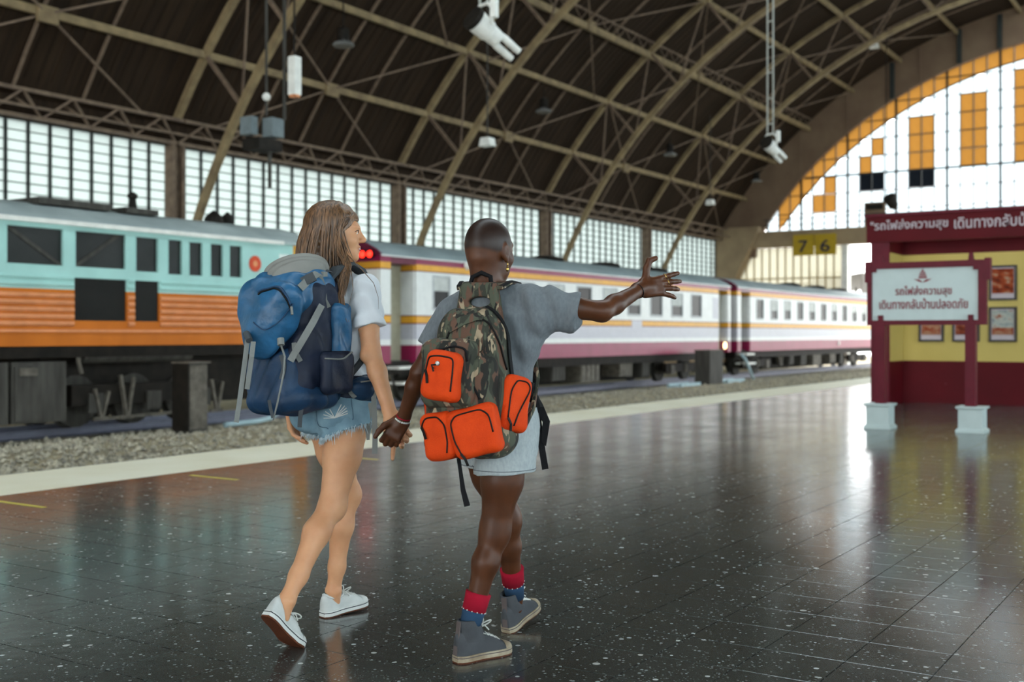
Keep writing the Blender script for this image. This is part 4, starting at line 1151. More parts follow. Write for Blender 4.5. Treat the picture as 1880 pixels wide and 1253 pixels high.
    def clip(s, fn, k=0):
        d = fn(s.ax[0][:, None, None], s.ax[1][None, :, None], s.ax[2][None, None, :]).astype(np.float32)
        s.f = -smin(-s.f, -d, k); return s
    def arrays(s):
        f = s.f
        for ax_ in range(3):                                  # close at the border
            sl = [slice(None)] * 3
            for e in (0, -1): sl[ax_] = e; f[tuple(sl)] = 1.0
        ins = f < 0
        cnt = np.zeros([n - 1 for n in f.shape], np.uint8)
        for i in (0, 1):
            for j in (0, 1):
                for k in (0, 1):
                    cnt += ins[i:i + cnt.shape[0], j:j + cnt.shape[1], k:k + cnt.shape[2]]
        ci, cj, ck = np.nonzero((cnt > 0) & (cnt < 8))
        idx = np.full(cnt.shape, -1, np.int32); idx[ci, cj, ck] = np.arange(len(ci))
        acc = np.zeros((len(ci), 3), np.float32); num = np.zeros(len(ci), np.float32)
        V8 = {c: f[ci + c[0], cj + c[1], ck + c[2]] for c in [(i, j, k) for i in (0, 1) for j in (0, 1) for k in (0, 1)]}
        for c0 in V8:
            for a in range(3):
                if c0[a]: continue
                c1 = tuple(c0[i] + (1 if i == a else 0) for i in range(3))
                v0, v1 = V8[c0], V8[c1]; m_ = (v0 < 0) != (v1 < 0)
                t = np.where(m_, v0 / np.where(m_, v0 - v1, 1), 0)
                for i in range(3): acc[:, i] += np.where(m_, c0[i] + (t if i == a else 0), 0)
                num += m_
        P = (acc / num[:, None] + np.stack([ci, cj, ck], 1)) * s.h + s.lo
        quads = []
        for a in range(3):
            b, c = (a + 1) % 3, (a + 2) % 3
            s0 = [slice(0, -1) if i == a else slice(1, -1) for i in range(3)]
            s1 = [slice(1, None) if i == a else slice(1, -1) for i in range(3)]
            A, B = ins[tuple(s0)], ins[tuple(s1)]
            w = np.nonzero(A != B)
            if len(w[0]) == 0: continue
            flip = B[w]
            g = [w[i] + (0 if i == a else 1) for i in range(3)]
            def cell(db, dc):
                q = [g[0], g[1], g[2]]; q[b] = q[b] + db; q[c] = q[c] + dc
                return idx[q[0], q[1], q[2]]
            q = np.stack([cell(-1, -1), cell(0, -1), cell(0, 0), cell(-1, 0)], 1)
            q[flip] = q[flip][:, ::-1]
            quads.append(q)
        return P.astype(np.float32), np.concatenate(quads)
    def build(s, name, m, parent=None, mask=None, smooth_iter=1):
        P, Q = s.arrays()
        for _ in range(smooth_iter):                          # light relaxation against grid steps
            acc = np.zeros_like(P); num = np.zeros(len(P), np.float32)
            for i in range(4):
                np.add.at(acc, Q[:, i], P[Q[:, (i + 1) % 4]]); np.add.at(num, Q[:, i], 1)
                np.add.at(acc, Q[:, i], P[Q[:, (i + 3) % 4]]); np.add.at(num, Q[:, i], 1)
            P = P * .5 + acc / np.maximum(num, 1)[:, None] * .5
        me = bpy.data.meshes.new(name)
        me.vertices.add(len(P)); me.vertices.foreach_set('co', P.ravel())
        me.loops.add(Q.size); me.loops.foreach_set('vertex_index', Q.ravel().astype(np.int32))
        me.polygons.add(len(Q)); me.polygons.foreach_set('loop_start', np.arange(0, Q.size, 4, dtype=np.int32))
        me.update(calc_edges=True)
        if mask is not None:
            at = me.attributes.new('mask', 'FLOAT', 'POINT'); at.data.foreach_set('value', mask(P).astype(np.float32))
        o = link_mesh(name, me, m, parent, smooth=True)
        s.P, s.Q = P, Q
        s.bvh = None; s.f = None
        return o
    def tree(s):
        if s.bvh is None: s.bvh = BVHTree.FromPolygons([Vector(p) for p in s.P.tolist()], s.Q.tolist())
        return s.bvh

def snap(F, p, off=.003):
    loc, nrm, i, d = F.tree().find_nearest(Vector(p))
    return loc + nrm * off, nrm
def strap(F, pts, w, m, name, parent, off=.004, thick=.003, n=10):
    """a strap that lies on a soft shape: points are spread along the line and dropped on its surface"""
    pts = [Vector(p) for p in pts]; P, Nn = [], []
    for i in range(len(pts) - 1):
        for k in range(n):
            q, nn = snap(F, pts[i].lerp(pts[i + 1], k / n), off); P.append(q); Nn.append(nn)
    q, nn = snap(F, pts[-1], off); P.append(q); Nn.append(nn)
    for _ in range(2): Nn = [(Nn[max(i - 1, 0)] + Nn[i] + Nn[min(i + 1, len(Nn) - 1)]).normalized() for i in range(len(Nn))]
    for _ in range(2): P = [P[0]] + [(P[i - 1] + P[i] * 2 + P[i + 1]) / 4 for i in range(1, len(P) - 1)] + [P[-1]]
    mb = MB(); mb.ribbon(P, w, thick, Nn); return mb.build(name, m, parent)
def cord(F, pts, r, m, name, parent, off=.003, n=8):
    pts = [Vector(p) for p in pts]; P = []
    for i in range(len(pts) - 1):
        for k in range(n): P.append(snap(F, pts[i].lerp(pts[i + 1], k / n), off)[0])
    P.append(snap(F, pts[-1], off)[0])
    for _ in range(6): P = [P[0]] + [(P[i - 1] + P[i] * 2 + P[i + 1]) / 4 for i in range(1, len(P) - 1)] + [P[-1]]
    P = [snap(F, p, off)[0] for p in P]
    return MB().tube(P, r, 6).build(name, m, parent, smooth=True)
def patch(F, c, u, v, nu, nv, m, name, parent, off=.004, edge=.002, shape=None):
    """a sewn-on piece of cloth: a grid of points dropped on the surface"""
    c, u, v = Vector(c), Vector(u), Vector(v); mb = MB(); g = []
    for i in range(nu + 1):
        for j in range(nv + 1):
            a, b = 2 * i / nu - 1, 2 * j / nv - 1
            if shape: a, b = shape(a, b)
            o_ = off if 0 < i < nu and 0 < j < nv else edge
            mb.v.append(tuple(snap(F, c + u * a + v * b, o_)[0]))
    for i in range(nu):
        for j in range(nv):
            p = i * (nv + 1) + j; mb.f.append((p, p + nv + 1, p + nv + 2, p + 1))
    return mb.build(name, m, parent, smooth=True)

def skin_mat(name, col, col2, tone, rough=.45, tone_rough=None):
    m, nt, p, out = new_mat(name); N, L = nt.nodes, nt.links
    tc = N.new('ShaderNodeTexCoord'); nz = N.new('ShaderNodeTexNoise'); nz.inputs['Scale'].default_value = 14; nz.inputs['Detail'].default_value = 5
    L.new(tc.outputs['Object'], nz.inputs['Vector'])
    r = N.new('ShaderNodeValToRGB'); r.color_ramp.elements[0].position = .3; r.color_ramp.elements[1].position = .7
    r.color_ramp.elements[0].color = (*lin(col), 1); r.color_ramp.elements[1].color = (*lin(col2), 1)
    L.new(nz.outputs['Fac'], r.inputs[0])
    at = N.new('ShaderNodeAttribute'); at.attribute_name = 'mask'
    mx = N.new('ShaderNodeMix'); mx.data_type = 'RGBA'; L.new(at.outputs['Fac'], mx.inputs[0]); L.new(r.outputs[0], mx.inputs[6]); mx.inputs[7].default_value = (*lin(tone), 1)
    L.new(mx.outputs[2], p.inputs['Base Color'])
    p.inputs['Roughness'].default_value = rough; p.inputs['Specular IOR Level'].default_value = .28
    p.inputs['Subsurface Weight'].default_value = .12; p.inputs['Subsurface Radius'].default_value = (.02, .008, .004); p.inputs['Subsurface Scale'].default_value = .3
    n2 = N.new('ShaderNodeTexNoise'); n2.inputs['Scale'].default_value = 260; L.new(tc.outputs['Object'], n2.inputs['Vector'])
    bp = N.new('ShaderNodeBump'); bp.inputs['Strength'].default_value = .08; bp.inputs['Distance'].default_value = .003
    L.new(n2.outputs['Fac'], bp.inputs['Height']); L.new(bp.outputs[0], p.inputs['Normal'])
    return m

def hand(S, wrist, f, n, left, fingers, thumb, sc=1.0, k=.006):
    """wrist: point; f: finger direction; n: back-of-hand normal; fingers: 4 x (spread deg, curl1, curl2, curl3); thumb: directions in (f, t, n)"""
    w = Vector(wrist); f = Vector(f).normalized(); n = Vector(n); n = (n - f * n.dot(f)).normalized()
    t = n.cross(f) * (-1 if left else 1)
    R = [list(f), list(t), list(n)]
    S.box(w + f * .042 * sc, (.046 * sc, .036 * sc, .0135 * sc), .012 * sc, R, k=.014)
    S.cone(w - f * .02 * sc, w + f * .03 * sc, .023 * sc, .02 * sc, .016)
    S.ell(w + f * .03 * sc + t * .022 * sc - n * .006 * sc, (.03 * sc, .017 * sc, .014 * sc), R, .012)
    seg = ((.040, .026, .021), (.044, .029, .022), (.041, .027, .021), (.033, .021, .018))
    tips = []
    for i in range(4):
        spr, c1, c2, c3 = fingers[i]
        b = w + f * (.084 - .004 * abs(i - 1)) * sc + t * (.0275 - .0183 * i) * sc
        a = math.radians(spr); d0 = f * math.cos(a) + t * math.sin(a)
        pts = [b - d0 * .012 * sc, b]; ang = 0
        for L_, c_ in zip(seg[i], (c1, c2, c3)):
            ang += math.radians(c_); pts.append(pts[-1] + (d0 * math.cos(ang) - n * math.sin(ang)) * L_ * sc)
        rr = [.0108, .0105, .0098, .009, .0078]
        S.chain(pts, [q * sc * (.9 if i == 3 else 1) for q in rr], k=.004)
        tips.append(pts)
    b = w + f * .022 * sc + t * .026 * sc; pts = [b]
    for L_, d in zip((.042, .032, .026), thumb):
        d = (f * d[0] + t * d[1] + n * d[2]).normalized(); pts.append(pts[-1] + d * L_ * sc)
    S.chain(pts, [q * sc for q in (.0145, .0128, .0112, .0092)], k=.006)
    tips.append(pts)
    return tips, (f, t, n)

def head(S, c, g, sc=1.0, ear=True, up=(0, 0, 1), lat=None):
    """c: centre at eye level; g: facing direction"""
    g = Vector(g).normalized(); u = Vector(up); u = (u - g * u.dot(g)).normalized(); l = u.cross(g)
    R = [list(g), list(l), list(u)]; c = Vector(c)
    H = lambda a, b, d: c + (g * a + l * b + u * d) * sc
    E = lambda p, r, k=.012, op='u': S.ell(H(*p), [q * sc for q in r], R, k * sc, op)
    E((-.014, 0, .03), (.099, .077, .088)); E((-.035, 0, -.005), (.07, .068, .07), .03)
    E((.028, 0, -.03), (.062, .059, .088), .03)
    E((.036, 0, -.082), (.045, .046, .032), .03); E((.072, 0, -.102), (.016, .02, .014), .022)
    E((.074, 0, .022), (.022, .05, .012), .02)
    for s_ in (-1, 1):
        E((.058, s_ * .037, -.032), (.026, .022, .022), .025)
        E((.099, s_ * .033, .002), (.016, .019, .011), .012, 's')
        E((.0785, s_ * .032, .002), (.0122, .014, .0115), .004)
        E((.098, s_ * .011, -.035), (.011, .008, .007), .006)
        if ear:
            E((-.008, s_ * .077, -.012), (.022, .011, .034), .006); E((-.004, s_ * .089, -.008), (.012, .008, .02), .006, 's')
            E((.002, s_ * .076, -.043), (.01, .007, .01), .006)
    S.cone(H(.086, 0, .014), H(.109, 0, -.027), .0085 * sc, .0115 * sc, .012 * sc); E((.108, 0, -.03), (.012, .012, .009), .008)
    E((.085, 0, -.058), (.014, .022, .008), .008); E((.083, 0, -.075), (.013, .019, .008), .008)
    E((.102, 0, -.066), (.013, .021, .0032), .003, 's')
    return H, R

# ------------------------------------------------------------------ shoes
SHOE_T = [0, .04, .1, .2, .32, .45, .58, .70, .80, .88, .94, .98, 1.0]
SHOE_W = [.016, .026, .032, .034, .032, .034, .040, .0445, .0445, .040, .031, .02, .006]
def shoe(parent, heel, ang, pitch, roll, Lg, high, mats, label, lace_bow, bend=0.0):
    """heel: ground point under the back of the heel when flat; ang: heading; pitch > 0 lifts the heel about the toe, < 0 lifts the toe"""
    up_m, sole_m, out_m, line_m, cap_m, lace_m = mats
    ca, sa = math.cos(ang), math.sin(ang)
    pv = .86 * Lg if pitch > 0 else .06 * Lg
    cp_, sp_ = math.cos(pitch), math.sin(pitch); cr, sr = math.cos(roll), math.sin(roll)
    def T(u, v, w):
        if bend and u > .70 * Lg:                                   # the sole bends at the ball of the foot
            du = u - .70 * Lg; cb, sb_ = math.cos(bend), math.sin(bend); u, w = .70 * Lg + du * cb - w * sb_, w * cb + du * sb_
        v, w = v * cr - w * sr, v * sr + w * cr
        uu, ww = u - pv, w
        u2 = uu * cp_ + ww * sp_ + pv; w2 = -uu * sp_ + ww * cp_
        return (heel[0] + u2 * ca - v * sa, heel[1] + u2 * sa + v * ca, heel[2] + w2)
    def outline(grow, n=40):
        ts = [.5 - .5 * math.cos(math.pi * k / n) for k in range(n + 1)]
        R_ = [(t * Lg, np.interp(t, SHOE_T, SHOE_W) + grow) for t in ts]
        return [(u + (-grow if i == 0 else grow if i == n else 0), -w) for i, (u, w) in enumerate(R_)] + [(u, w) for u, w in R_[::-1][1:-1]]
    def slab(g0, g1, z0, z1):
        mb = MB(); o0, o1 = outline(g0), outline(g1); n = len(o0)
        mb.v = [T(u, v, z0) for u, v in o0] + [T(u, v, z1) for u, v in o1]
        mb.f = [tuple(range(n))[::-1], tuple(range(n, 2 * n))] + [(i, (i + 1) % n, n + (i + 1) % n, n + i) for i in range(n)]
        return mb
    hs = ([.085, .095, .098, .09, .082, .083, .076, .063, .052, .046, .041, .036, .03] if not high else
          [.10, .11, .115, .11, .105, .098, .085, .068, .055, .047, .041, .036, .03])
    def section(t, grow=0.0, n=14, zs=.022):
        w = np.interp(t, SHOE_T, SHOE_W) + grow - .0015; h_ = np.interp(t, SHOE_T, hs) + grow
        pts = []
        for k in range(n + 1):
            a = math.pi * k / n
            cy, sz = math.cos(a), math.sin(a)
            squeeze = 1 - .30 * sz ** 2 * (1 if t < .62 else .3)
            pts.append((t * Lg, -w * math.copysign(abs(cy) ** .75, cy) * squeeze, zs + (h_ - zs) * sz ** .75))
        return pts
    up = MB(); ts = [.0, .02, .05, .1, .17, .25, .33, .41, .5, .58, .66, .74, .82, .89, .94, .98, 1.0]; n = 15
    for t in ts: up.v += [T(*p) for p in section(t)]
    for i in range(len(ts) - 1):
        for j in range(n - 1):
            p = i * n + j; up.f.append((p, p + 1, p + n + 1, p + n))
    up.f.append(tuple(range(n))[::-1])
    root = up.build('shoe', up_m, parent, smooth=True); root['label'] = label
    if high:
        sh = MB(); rings = [(.075, .078, .056, .041), (.095, .072, .050, .039), (.12, .066, .047, .037), (.150, .062, .046, .037), (.153, .062, .041, .032), (.13, .064, .038, .03)]
        m_ = 22
        for (z, uc, ru, rv) in rings:
            for j in range(m_):
                a = 2 * math.pi * j / m_; sh.v.append(T(uc + ru * math.cos(a), rv * math.sin(a), z))
        for i in range(len(rings) - 1):
            for j in range(m_):
                j2 = (j + 1) % m_; sh.f.append((i * m_ + j, i * m_ + j2, (i + 1) * m_ + j2, (i + 1) * m_ + j))
        sh.build('ankle_shaft', up_m, root, smooth=True)
        tg = MB(); tg.ribbon([T(.50 * Lg, 0, .088), T(.43 * Lg, 0, .112), T(.39 * Lg, 0, .135), T(.37 * Lg, 0, .162)], [.034, .038, .04, .04], .006, Vector(T(1, 0, .6)) - Vector(T(0, 0, 0)))
        tg.build('tongue', up_m, root)
        hp = MB(); hp.ribbon([T(-.002, 0, .03), T(.004, 0, .08), T(.012, 0, .115), T(.016, 0, .15)], .022, .004, Vector(T(-1, 0, 0)) - Vector(T(0, 0, 0)))
        hp.build('heel_strip', cap_m[1], root)
    else:
        rim = MB(); pts = []
        for k in range(21):
            a = 2 * math.pi * k / 20; pts.append(T(.066 + .052 * math.cos(a), .027 * math.sin(a), .094 - .02 * math.sin(abs(a if a < math.pi else 2 * math.pi - a)) ** 1.5 - .004 * math.cos(a)))
        rim.tube(pts, .005, 6, cap=False).build('collar_rim', up_m, root, smooth=True)
        dk = MB(); m_ = 18
        for z, q in ((.088, 1), (.10, .8)):
            for j in range(m_):
                a = 2 * math.pi * j / m_; dk.v.append(T(.066 + .046 * q * math.cos(a), .024 * q * math.sin(a), z))
        dk.f = [(j, (j + 1) % m_, m_ + (j + 1) % m_, m_ + j) for j in range(m_)]
        dk.build('lining', line_m, root)
    slab(.001, .003, .000, .006).build('outsole', out_m, root)
    slab(.0035, .0025, .006, .028).build('midsole', sole_m, root)
    slab(.0042, .0041, .0195, .0225).build('sole_stripe', line_m, root)
    tc_ = MB(); tt = [.80, .84, .88, .92, .95, .98, 1.0]
    for t in tt: tc_.v += [T(*p) for p in section(t, .0022)]
    for i in range(len(tt) - 1):
        for j in range(n - 1):
            p = i * n + j; tc_.f.append((p, p + 1, p + n + 1, p + n))
    tc_.build('toe_cap', cap_m[0], root, smooth=True)
    lc = MB()
    for k in range(5):
        t = .46 + .065 * k; hh = float(np.interp(t, SHOE_T, hs)); w_ = .019
        for sgn in (-1, 1):
            lc.tube([T(t * Lg, -sgn * w_, hh - .004), T((t + .012) * Lg, 0, hh + .003), T((t + .03) * Lg, sgn * w_, hh - .007)], .0026, 6)
    lc.build('laces', lace_m, root, smooth=True)
    bw = MB(); t = .42; hh = float(np.interp(t, SHOE_T, hs)) + (.02 if high else 0); q = .04 if lace_bow else .02
    for sgn in (-1, 1):
        lp = []
        for k_ in range(13):
            a_ = 2 * math.pi * k_ / 12; lp.append(T(t * Lg + .02 * (1 - math.cos(a_)), sgn * (.004 + .010 * (1 - math.cos(a_)) + .007 * math.sin(a_)), hh + q * .45 * (1 - math.cos(a_)) * .5 + .009 * math.sin(a_)))
        bw.tube(lp, .0028, 6, cap=False)
        bw.tube([T(t * Lg, 0, hh), T((t + .05) * Lg, sgn * .018, hh + .006), T((t + .09) * Lg, sgn * .033, hh - .012)], .0026, 6)
    bw.build('lace_bow', lace_m, root, smooth=True)
    return root, T

# ------------------------------------------------------------------ materials of the travellers
M['skin_w'] = skin_mat('fair_tanned_skin', '#c08a64', '#cd9a74', '#a4584c')
M['skin_m'] = skin_mat('deep_brown_skin', '#462715', '#55311c', '#1d1613', .42)
M['white_cloth'] = mat('white_cotton', '#c9cdd1', .9, var=.05, bump=.4, bscale=18, stretch=(1, 1, .6), sheen=.1)
M['grey_cloth'] = mat('heather_grey_cotton', '#6c7276', .95, col2='#60666a', scale=90, bump=.55, bscale=24, stretch=(1, 1, .5), sheen=.1)
M['grey_short'] = mat('light_heather_jersey', '#a3abac', .95, col2='#949c9e', scale=120, bump=.4, bscale=22, stretch=(1, 1, .5), sheen=.1)
M['denim'] = mat('faded_blue_denim', '#64808f', .95, col2='#7f9dab', scale=16, bump=.3, bscale=700)
M['denim_fray'] = mat('frayed_denim_thread', '#b3c3c9', .95)
M['denim_dark'] = mat('dark_denim_seam', '#4a6272', .95)
M['navy'] = mat('navy_ripstop', '#0f1626', .55, col2='#172238', scale=10, bump=.6, bscale=18, spec=.3)
M['blue'] = mat('bright_blue_ripstop', '#194766', .4, col2='#2a618a', scale=12, bump=.8, bscale=16, spec=.4)
M['blue_mid'] = mat('mid_blue_ripstop', '#142c45', .5, col2='#1c3d5c', scale=9, bump=.7, bscale=18, spec=.3)
M['grey_nylon'] = mat('grey_nylon', '#7d7d78', .6, var=.1, bump=.3, bscale=18)
M['webbing'] = mat('grey_webbing', '#7a7d7a', .75, var=.08, bump=.3, bscale=400)
M['webbing_dark'] = mat('dark_grey_padding', '#45494c', .8)
M['black_web'] = mat('black_webbing', '#121214', .7, bump=.3, bscale=400)
M['orange_canvas'] = mat('orange_canvas', '#d84510', .7, col2='#c83c0c', scale=14, bump=.3, bscale=300)
M['zip'] = mat('black_zipper', '#100e0d', .5)
M['white_canvas'] = mat('white_canvas', '#c6c9c6', .8, col2='#b4b8b5', scale=18, bump=.2, bscale=500)
M['white_rubber'] = mat('white_rubber', '#c9cbc7', .5, var=.06)
M['brown_rubber'] = mat('brown_gum_rubber', '#5a3220', .7, bump=.3, bscale=200)
M['grey_canvas'] = mat('grey_canvas', '#4b4d50', .9, col2='#424447', scale=20, bump=.25, bscale=500)
M['dirty_rubber'] = mat('dirty_cream_rubber', '#a79d88', .6, col2='#80705a', scale=22)
M['taupe'] = mat('taupe_canvas', '#5d5452', .9)
M['lace'] = mat('white_lace', '#c9cac4', .8)
M['lining'] = mat('dark_lining', '#17191f', .7)
M['sock_red'] = mat('red_sock', '#97142a', .95, bump=.3, bscale=500)
M['sock_blue'] = mat('blue_sock', '#2b435c', .95, bump=.3, bscale=500)
M['gold'] = mat('gold', '#b8995a', .25, metal=.9)
M['eye'] = mat('eye_white', '#d8d4cc', .2)
def hair_material():
    m, nt, p, out = new_mat('brown_hair'); N, L = nt.nodes, nt.links
    tc = N.new('ShaderNodeTexCoord'); mp = N.new('ShaderNodeMapping'); mp.inputs['Scale'].default_value = (60, 60, 4); L.new(tc.outputs['Object'], mp.inputs[0])
    nz = N.new('ShaderNodeTexNoise'); nz.inputs['Scale'].default_value = 2.2; nz.inputs['Detail'].default_value = 4; L.new(mp.outputs[0], nz.inputs['Vector'])
    r = N.new('ShaderNodeValToRGB'); e = r.color_ramp.elements; e[0].position = .32; e[1].position = .72
    e[0].color = (*lin('#32200f'), 1); e[1].color = (*lin('#866140'), 1); L.new(nz.outputs['Fac'], r.inputs[0]); L.new(r.outputs[0], p.inputs['Base Color'])
    p.inputs['Roughness'].default_value = .42; p.inputs['Specular IOR Level'].default_value = .6
    bp = N.new('ShaderNodeBump'); bp.inputs['Strength'].default_value = .5; bp.inputs['Distance'].default_value = .004; L.new(nz.outputs['Fac'], bp.inputs['Height']); L.new(bp.outputs[0], p.inputs['Normal'])
    return m
M['hair'] = hair_material()
def camo_material():
    m, nt, p, out = new_mat('camouflage_canvas'); N, L = nt.nodes, nt.links
    tc = N.new('ShaderNodeTexCoord')
    def layer(scale, off, lo_, hi_):
        mp = N.new('ShaderNodeMapping'); mp.inputs['Scale'].default_value = (1.0, 1.0, .36); mp.inputs['Location'].default_value = off; L.new(tc.outputs['Object'], mp.inputs[0])
        nz = N.new('ShaderNodeTexNoise'); nz.inputs['Scale'].default_value = scale; nz.inputs['Detail'].default_value = 2.5; nz.inputs['Distortion'].default_value = .6; L.new(mp.outputs[0], nz.inputs['Vector'])
        mr = N.new('ShaderNodeMapRange'); mr.inputs[1].default_value = lo_; mr.inputs[2].default_value = hi_; L.new(nz.outputs['Fac'], mr.inputs[0]); return mr.outputs[0]
    col = None
    for c, args in (('#2b2d22', None), ('#45493a', (22, (0, 0, 0), .47, .49)), ('#5a3f30', (26, (3, 1, 2), .55, .565)), ('#16150f', (24, (7, 4, 1), .57, .585)), ('#93836a', (30, (1, 8, 5), .60, .615))):
        if args is None: rgb = N.new('ShaderNodeRGB'); rgb.outputs[0].default_value = (*lin(c), 1); col = rgb.outputs[0]; continue
        mx = N.new('ShaderNodeMix'); mx.data_type = 'RGBA'; L.new(layer(*args), mx.inputs[0]); L.new(col, mx.inputs[6]); mx.inputs[7].default_value = (*lin(c), 1); col = mx.outputs[2]
    L.new(col, p.inputs['Base Color']); p.inputs['Roughness'].default_value = .85
    n2 = N.new('ShaderNodeTexNoise'); n2.inputs['Scale'].default_value = 12; L.new(tc.outputs['Object'], n2.inputs['Vector'])
    bp = N.new('ShaderNodeBump'); bp.inputs['Strength'].default_value = .35; bp.inputs['Distance'].default_value = .01; L.new(n2.outputs['Fac'], bp.inputs['Height']); L.new(bp.outputs[0], p.inputs['Normal'])
    return m
M['camo'] = camo_material()

# ------------------------------------------------------------------ the woman with the blue pack (walks along +X, looks to her right)
per = thing('person', 'person with long brown hair, white t-shirt and frayed denim shorts, looking right', 'person', (3.45, 3.15, 0))
HC, HG = Vector((3.476, 3.13, 1.612)), Vector((.63, -.775, .02))
S = Field((2.98, 2.70, .03), (3.92, 3.50, 1.76), .004)
S.loft([(.84, 3.49, 3.14, .09, .13), (.92, 3.485, 3.14, .1, .15), (1.06, 3.465, 3.13, .075, .115), (1.25, 3.47, 3.125, .085, .125), (1.36, 3.465, 3.12, .075, .14), (1.42, 3.46, 3.12, .055, .09), (1.46, 3.46, 3.12, .045, .05)])
# legs
RHp, RK, RA = (3.48, 3.05, .90), (3.365, 3.05, .525), (3.112, 3.05, .195)
LHp, LK, LA = (3.50, 3.23, .90), (3.665, 3.235, .515), (3.625, 3.28, .105)
for (a, kn, an, back) in ((RHp, RK, RA, (-.55, 0, .55)), (LHp, LK, LA, (-1, 0, .1))):
    a, kn, an, back = Vector(a), Vector(kn), Vector(an), Vector(back).normalized()
    S.cone(a, a.lerp(kn, .5), .088, .073, .03); S.cone(a.lerp(kn, .5), kn, .073, .05, .03)
    S.cone(kn, kn.lerp(an, .32) + back * .012, .047, .05, .03); S.cone(kn.lerp(an, .32) + back * .012, kn.lerp(an, .75), .05, .033, .03); S.cone(kn.lerp(an, .75), an, .033, .03, .03)
    S.ell(kn - back * .016, (.036, .038, .05), None, .04)
    for s_ in (-1, 1): S.ell(an + Vector((0, s_ * .027, 0)), (.013, .012, .014), None, .012)
S.cone(RA, (3.098, 3.05, .135), .03, .022, .02); S.cone(LA, (3.635, 3.28, .05), .03, .024, .02)
# arms
RS, RE, RW = (3.462, 2.965, 1.375), (3.455, 2.925, 1.125), (3.458, 2.828, .88)
S.chain([RS, Vector(RS).lerp(Vector(RE), .5), RE, Vector(RE).lerp(Vector(RW), .3), RW], [.05, .043, .036, .036, .025], .02)
S.ell((3.425, 2.93, 1.115), (.022, .022, .025), None, .02)
LS, LE, LW = (3.49, 3.275, 1.375), (3.42, 3.345, 1.13), (3.452, 3.362, .885)
S.chain([LS, Vector(LS).lerp(Vector(LE), .5), LE, Vector(LE).lerp(Vector(LW), .3), LW], [.05, .043, .036, .036, .025], .02)
tipsW, fW = hand(S, RW, (.20, -.42, -.88), (.80, .60, .05), False, [(30, 4, 10, 8), (4, 30, 48, 30), (-6, 32, 52, 30), (-14, 34, 54, 30)], [(.7, .35, -.7), (.8, -.1, -.6), (.8, -.3, -.5)])
hand(S, LW, (.16, .0, -.98), (-.35, .93, 0), True, [(6, 12, 20, 14), (2, 18, 28, 18), (-3, 22, 30, 18), (-8, 24, 32, 20)], [(.75, .55, -.4), (.9, .25, -.3), (.95, .1, -.2)], .95)
S.cone((3.462, 3.12, 1.43), HC + Vector((-.01, .005, -.08)), .051, .047, .03)
H, HR = head(S, HC, HG, 1.0, ear=True)
def w_mask(P):
    q = (P - np.array(HC)) @ np.array(HR).T
    lips = np.exp(-(((q[:, 0] - .092) / .014) ** 2 + (q[:, 1] / .024) ** 2 + ((q[:, 2] + .066) / .013) ** 2) ** 2)
    brow = np.exp(-(((q[:, 0] - .085) / .03) ** 2 + ((np.abs(q[:, 1]) - .034) / .02) ** 2 + ((q[:, 2] - .024) / .0045) ** 2) ** 2)
    return np.clip(lips * .8, 0, 1)
body = S.build('body', M['skin_w'], per, w_mask); BW = S
for s_ in (-1, 1):
    MB().ball(H(.0785, s_ * .032, .001), .0118, 14, 10).build('eye', M['eye'], per, smooth=True)
    MB().ball(H(.0872, s_ * .0325, .001), .0052, 10, 6).build('iris', M['zip'], per, smooth=True)
for s_ in (-1, 1):
    MB().tube([H(.0915, s_ * .014, .022), H(.0895, s_ * .028, .028), H(.081, s_ * .043, .027), H(.068, s_ * .053, .019)], [.0022, .003, .0026, .001], 6).build('eyebrow', M['hair'], per, smooth=True)
    MB().tube([H(.0895, s_ * .02, .004), H(.0915, s_ * .031, .0075), H(.086, s_ * .042, .006), H(.078, s_ * .048, .001)], [.0012, .002, .002, .001], 5).build('eyelashes', M['zip'], per, smooth=True)
tt = MB(); tt.ball(H(.088, 0, -.066), (.008, .014, .004), 10, 6); tt.build('teeth', M['eye'], per, smooth=True)
# shirt
S = Field((3.28, 2.82, .98), (3.66, 3.44, 1.50), .0045)
S.loft([(1.0, 3.475, 3.135, .115, .155), (1.1, 3.47, 3.13, .105, .142), (1.25, 3.475, 3.125, .108, .148), (1.36, 3.465, 3.12, .092, .158), (1.415, 3.46, 3.12, .07, .12), (1.455, 3.46, 3.12, .062, .07)], k=.02)
for sh, el, sg in ((RS, RE, -1), (LS, LE, 1)):
    sh, el = Vector(sh), Vector(el)
    S.cone((sh.x, sh.y - sg * .05, sh.z + .012), sh, .052, .056, .03); S.cone(sh, sh.lerp(el, .58) + Vector((.0, sg * .006, 0)), .057, .064, .025, flat=True)
S.ell((3.465, 3.12, 1.475), (.055, .058, .035), None, .004, 's')
S.disp(lambda x, y, z: .006 * np.sin(34 * z + 30 * y + 9 * np.sin(9 * x + 5 * z)) * np.sin(17 * y - 13 * x + 11 * z) + .002 * np.sin(70 * x + 40 * z - 30 * y))
S.build('t_shirt', M['white_cloth'], per); SHW = S
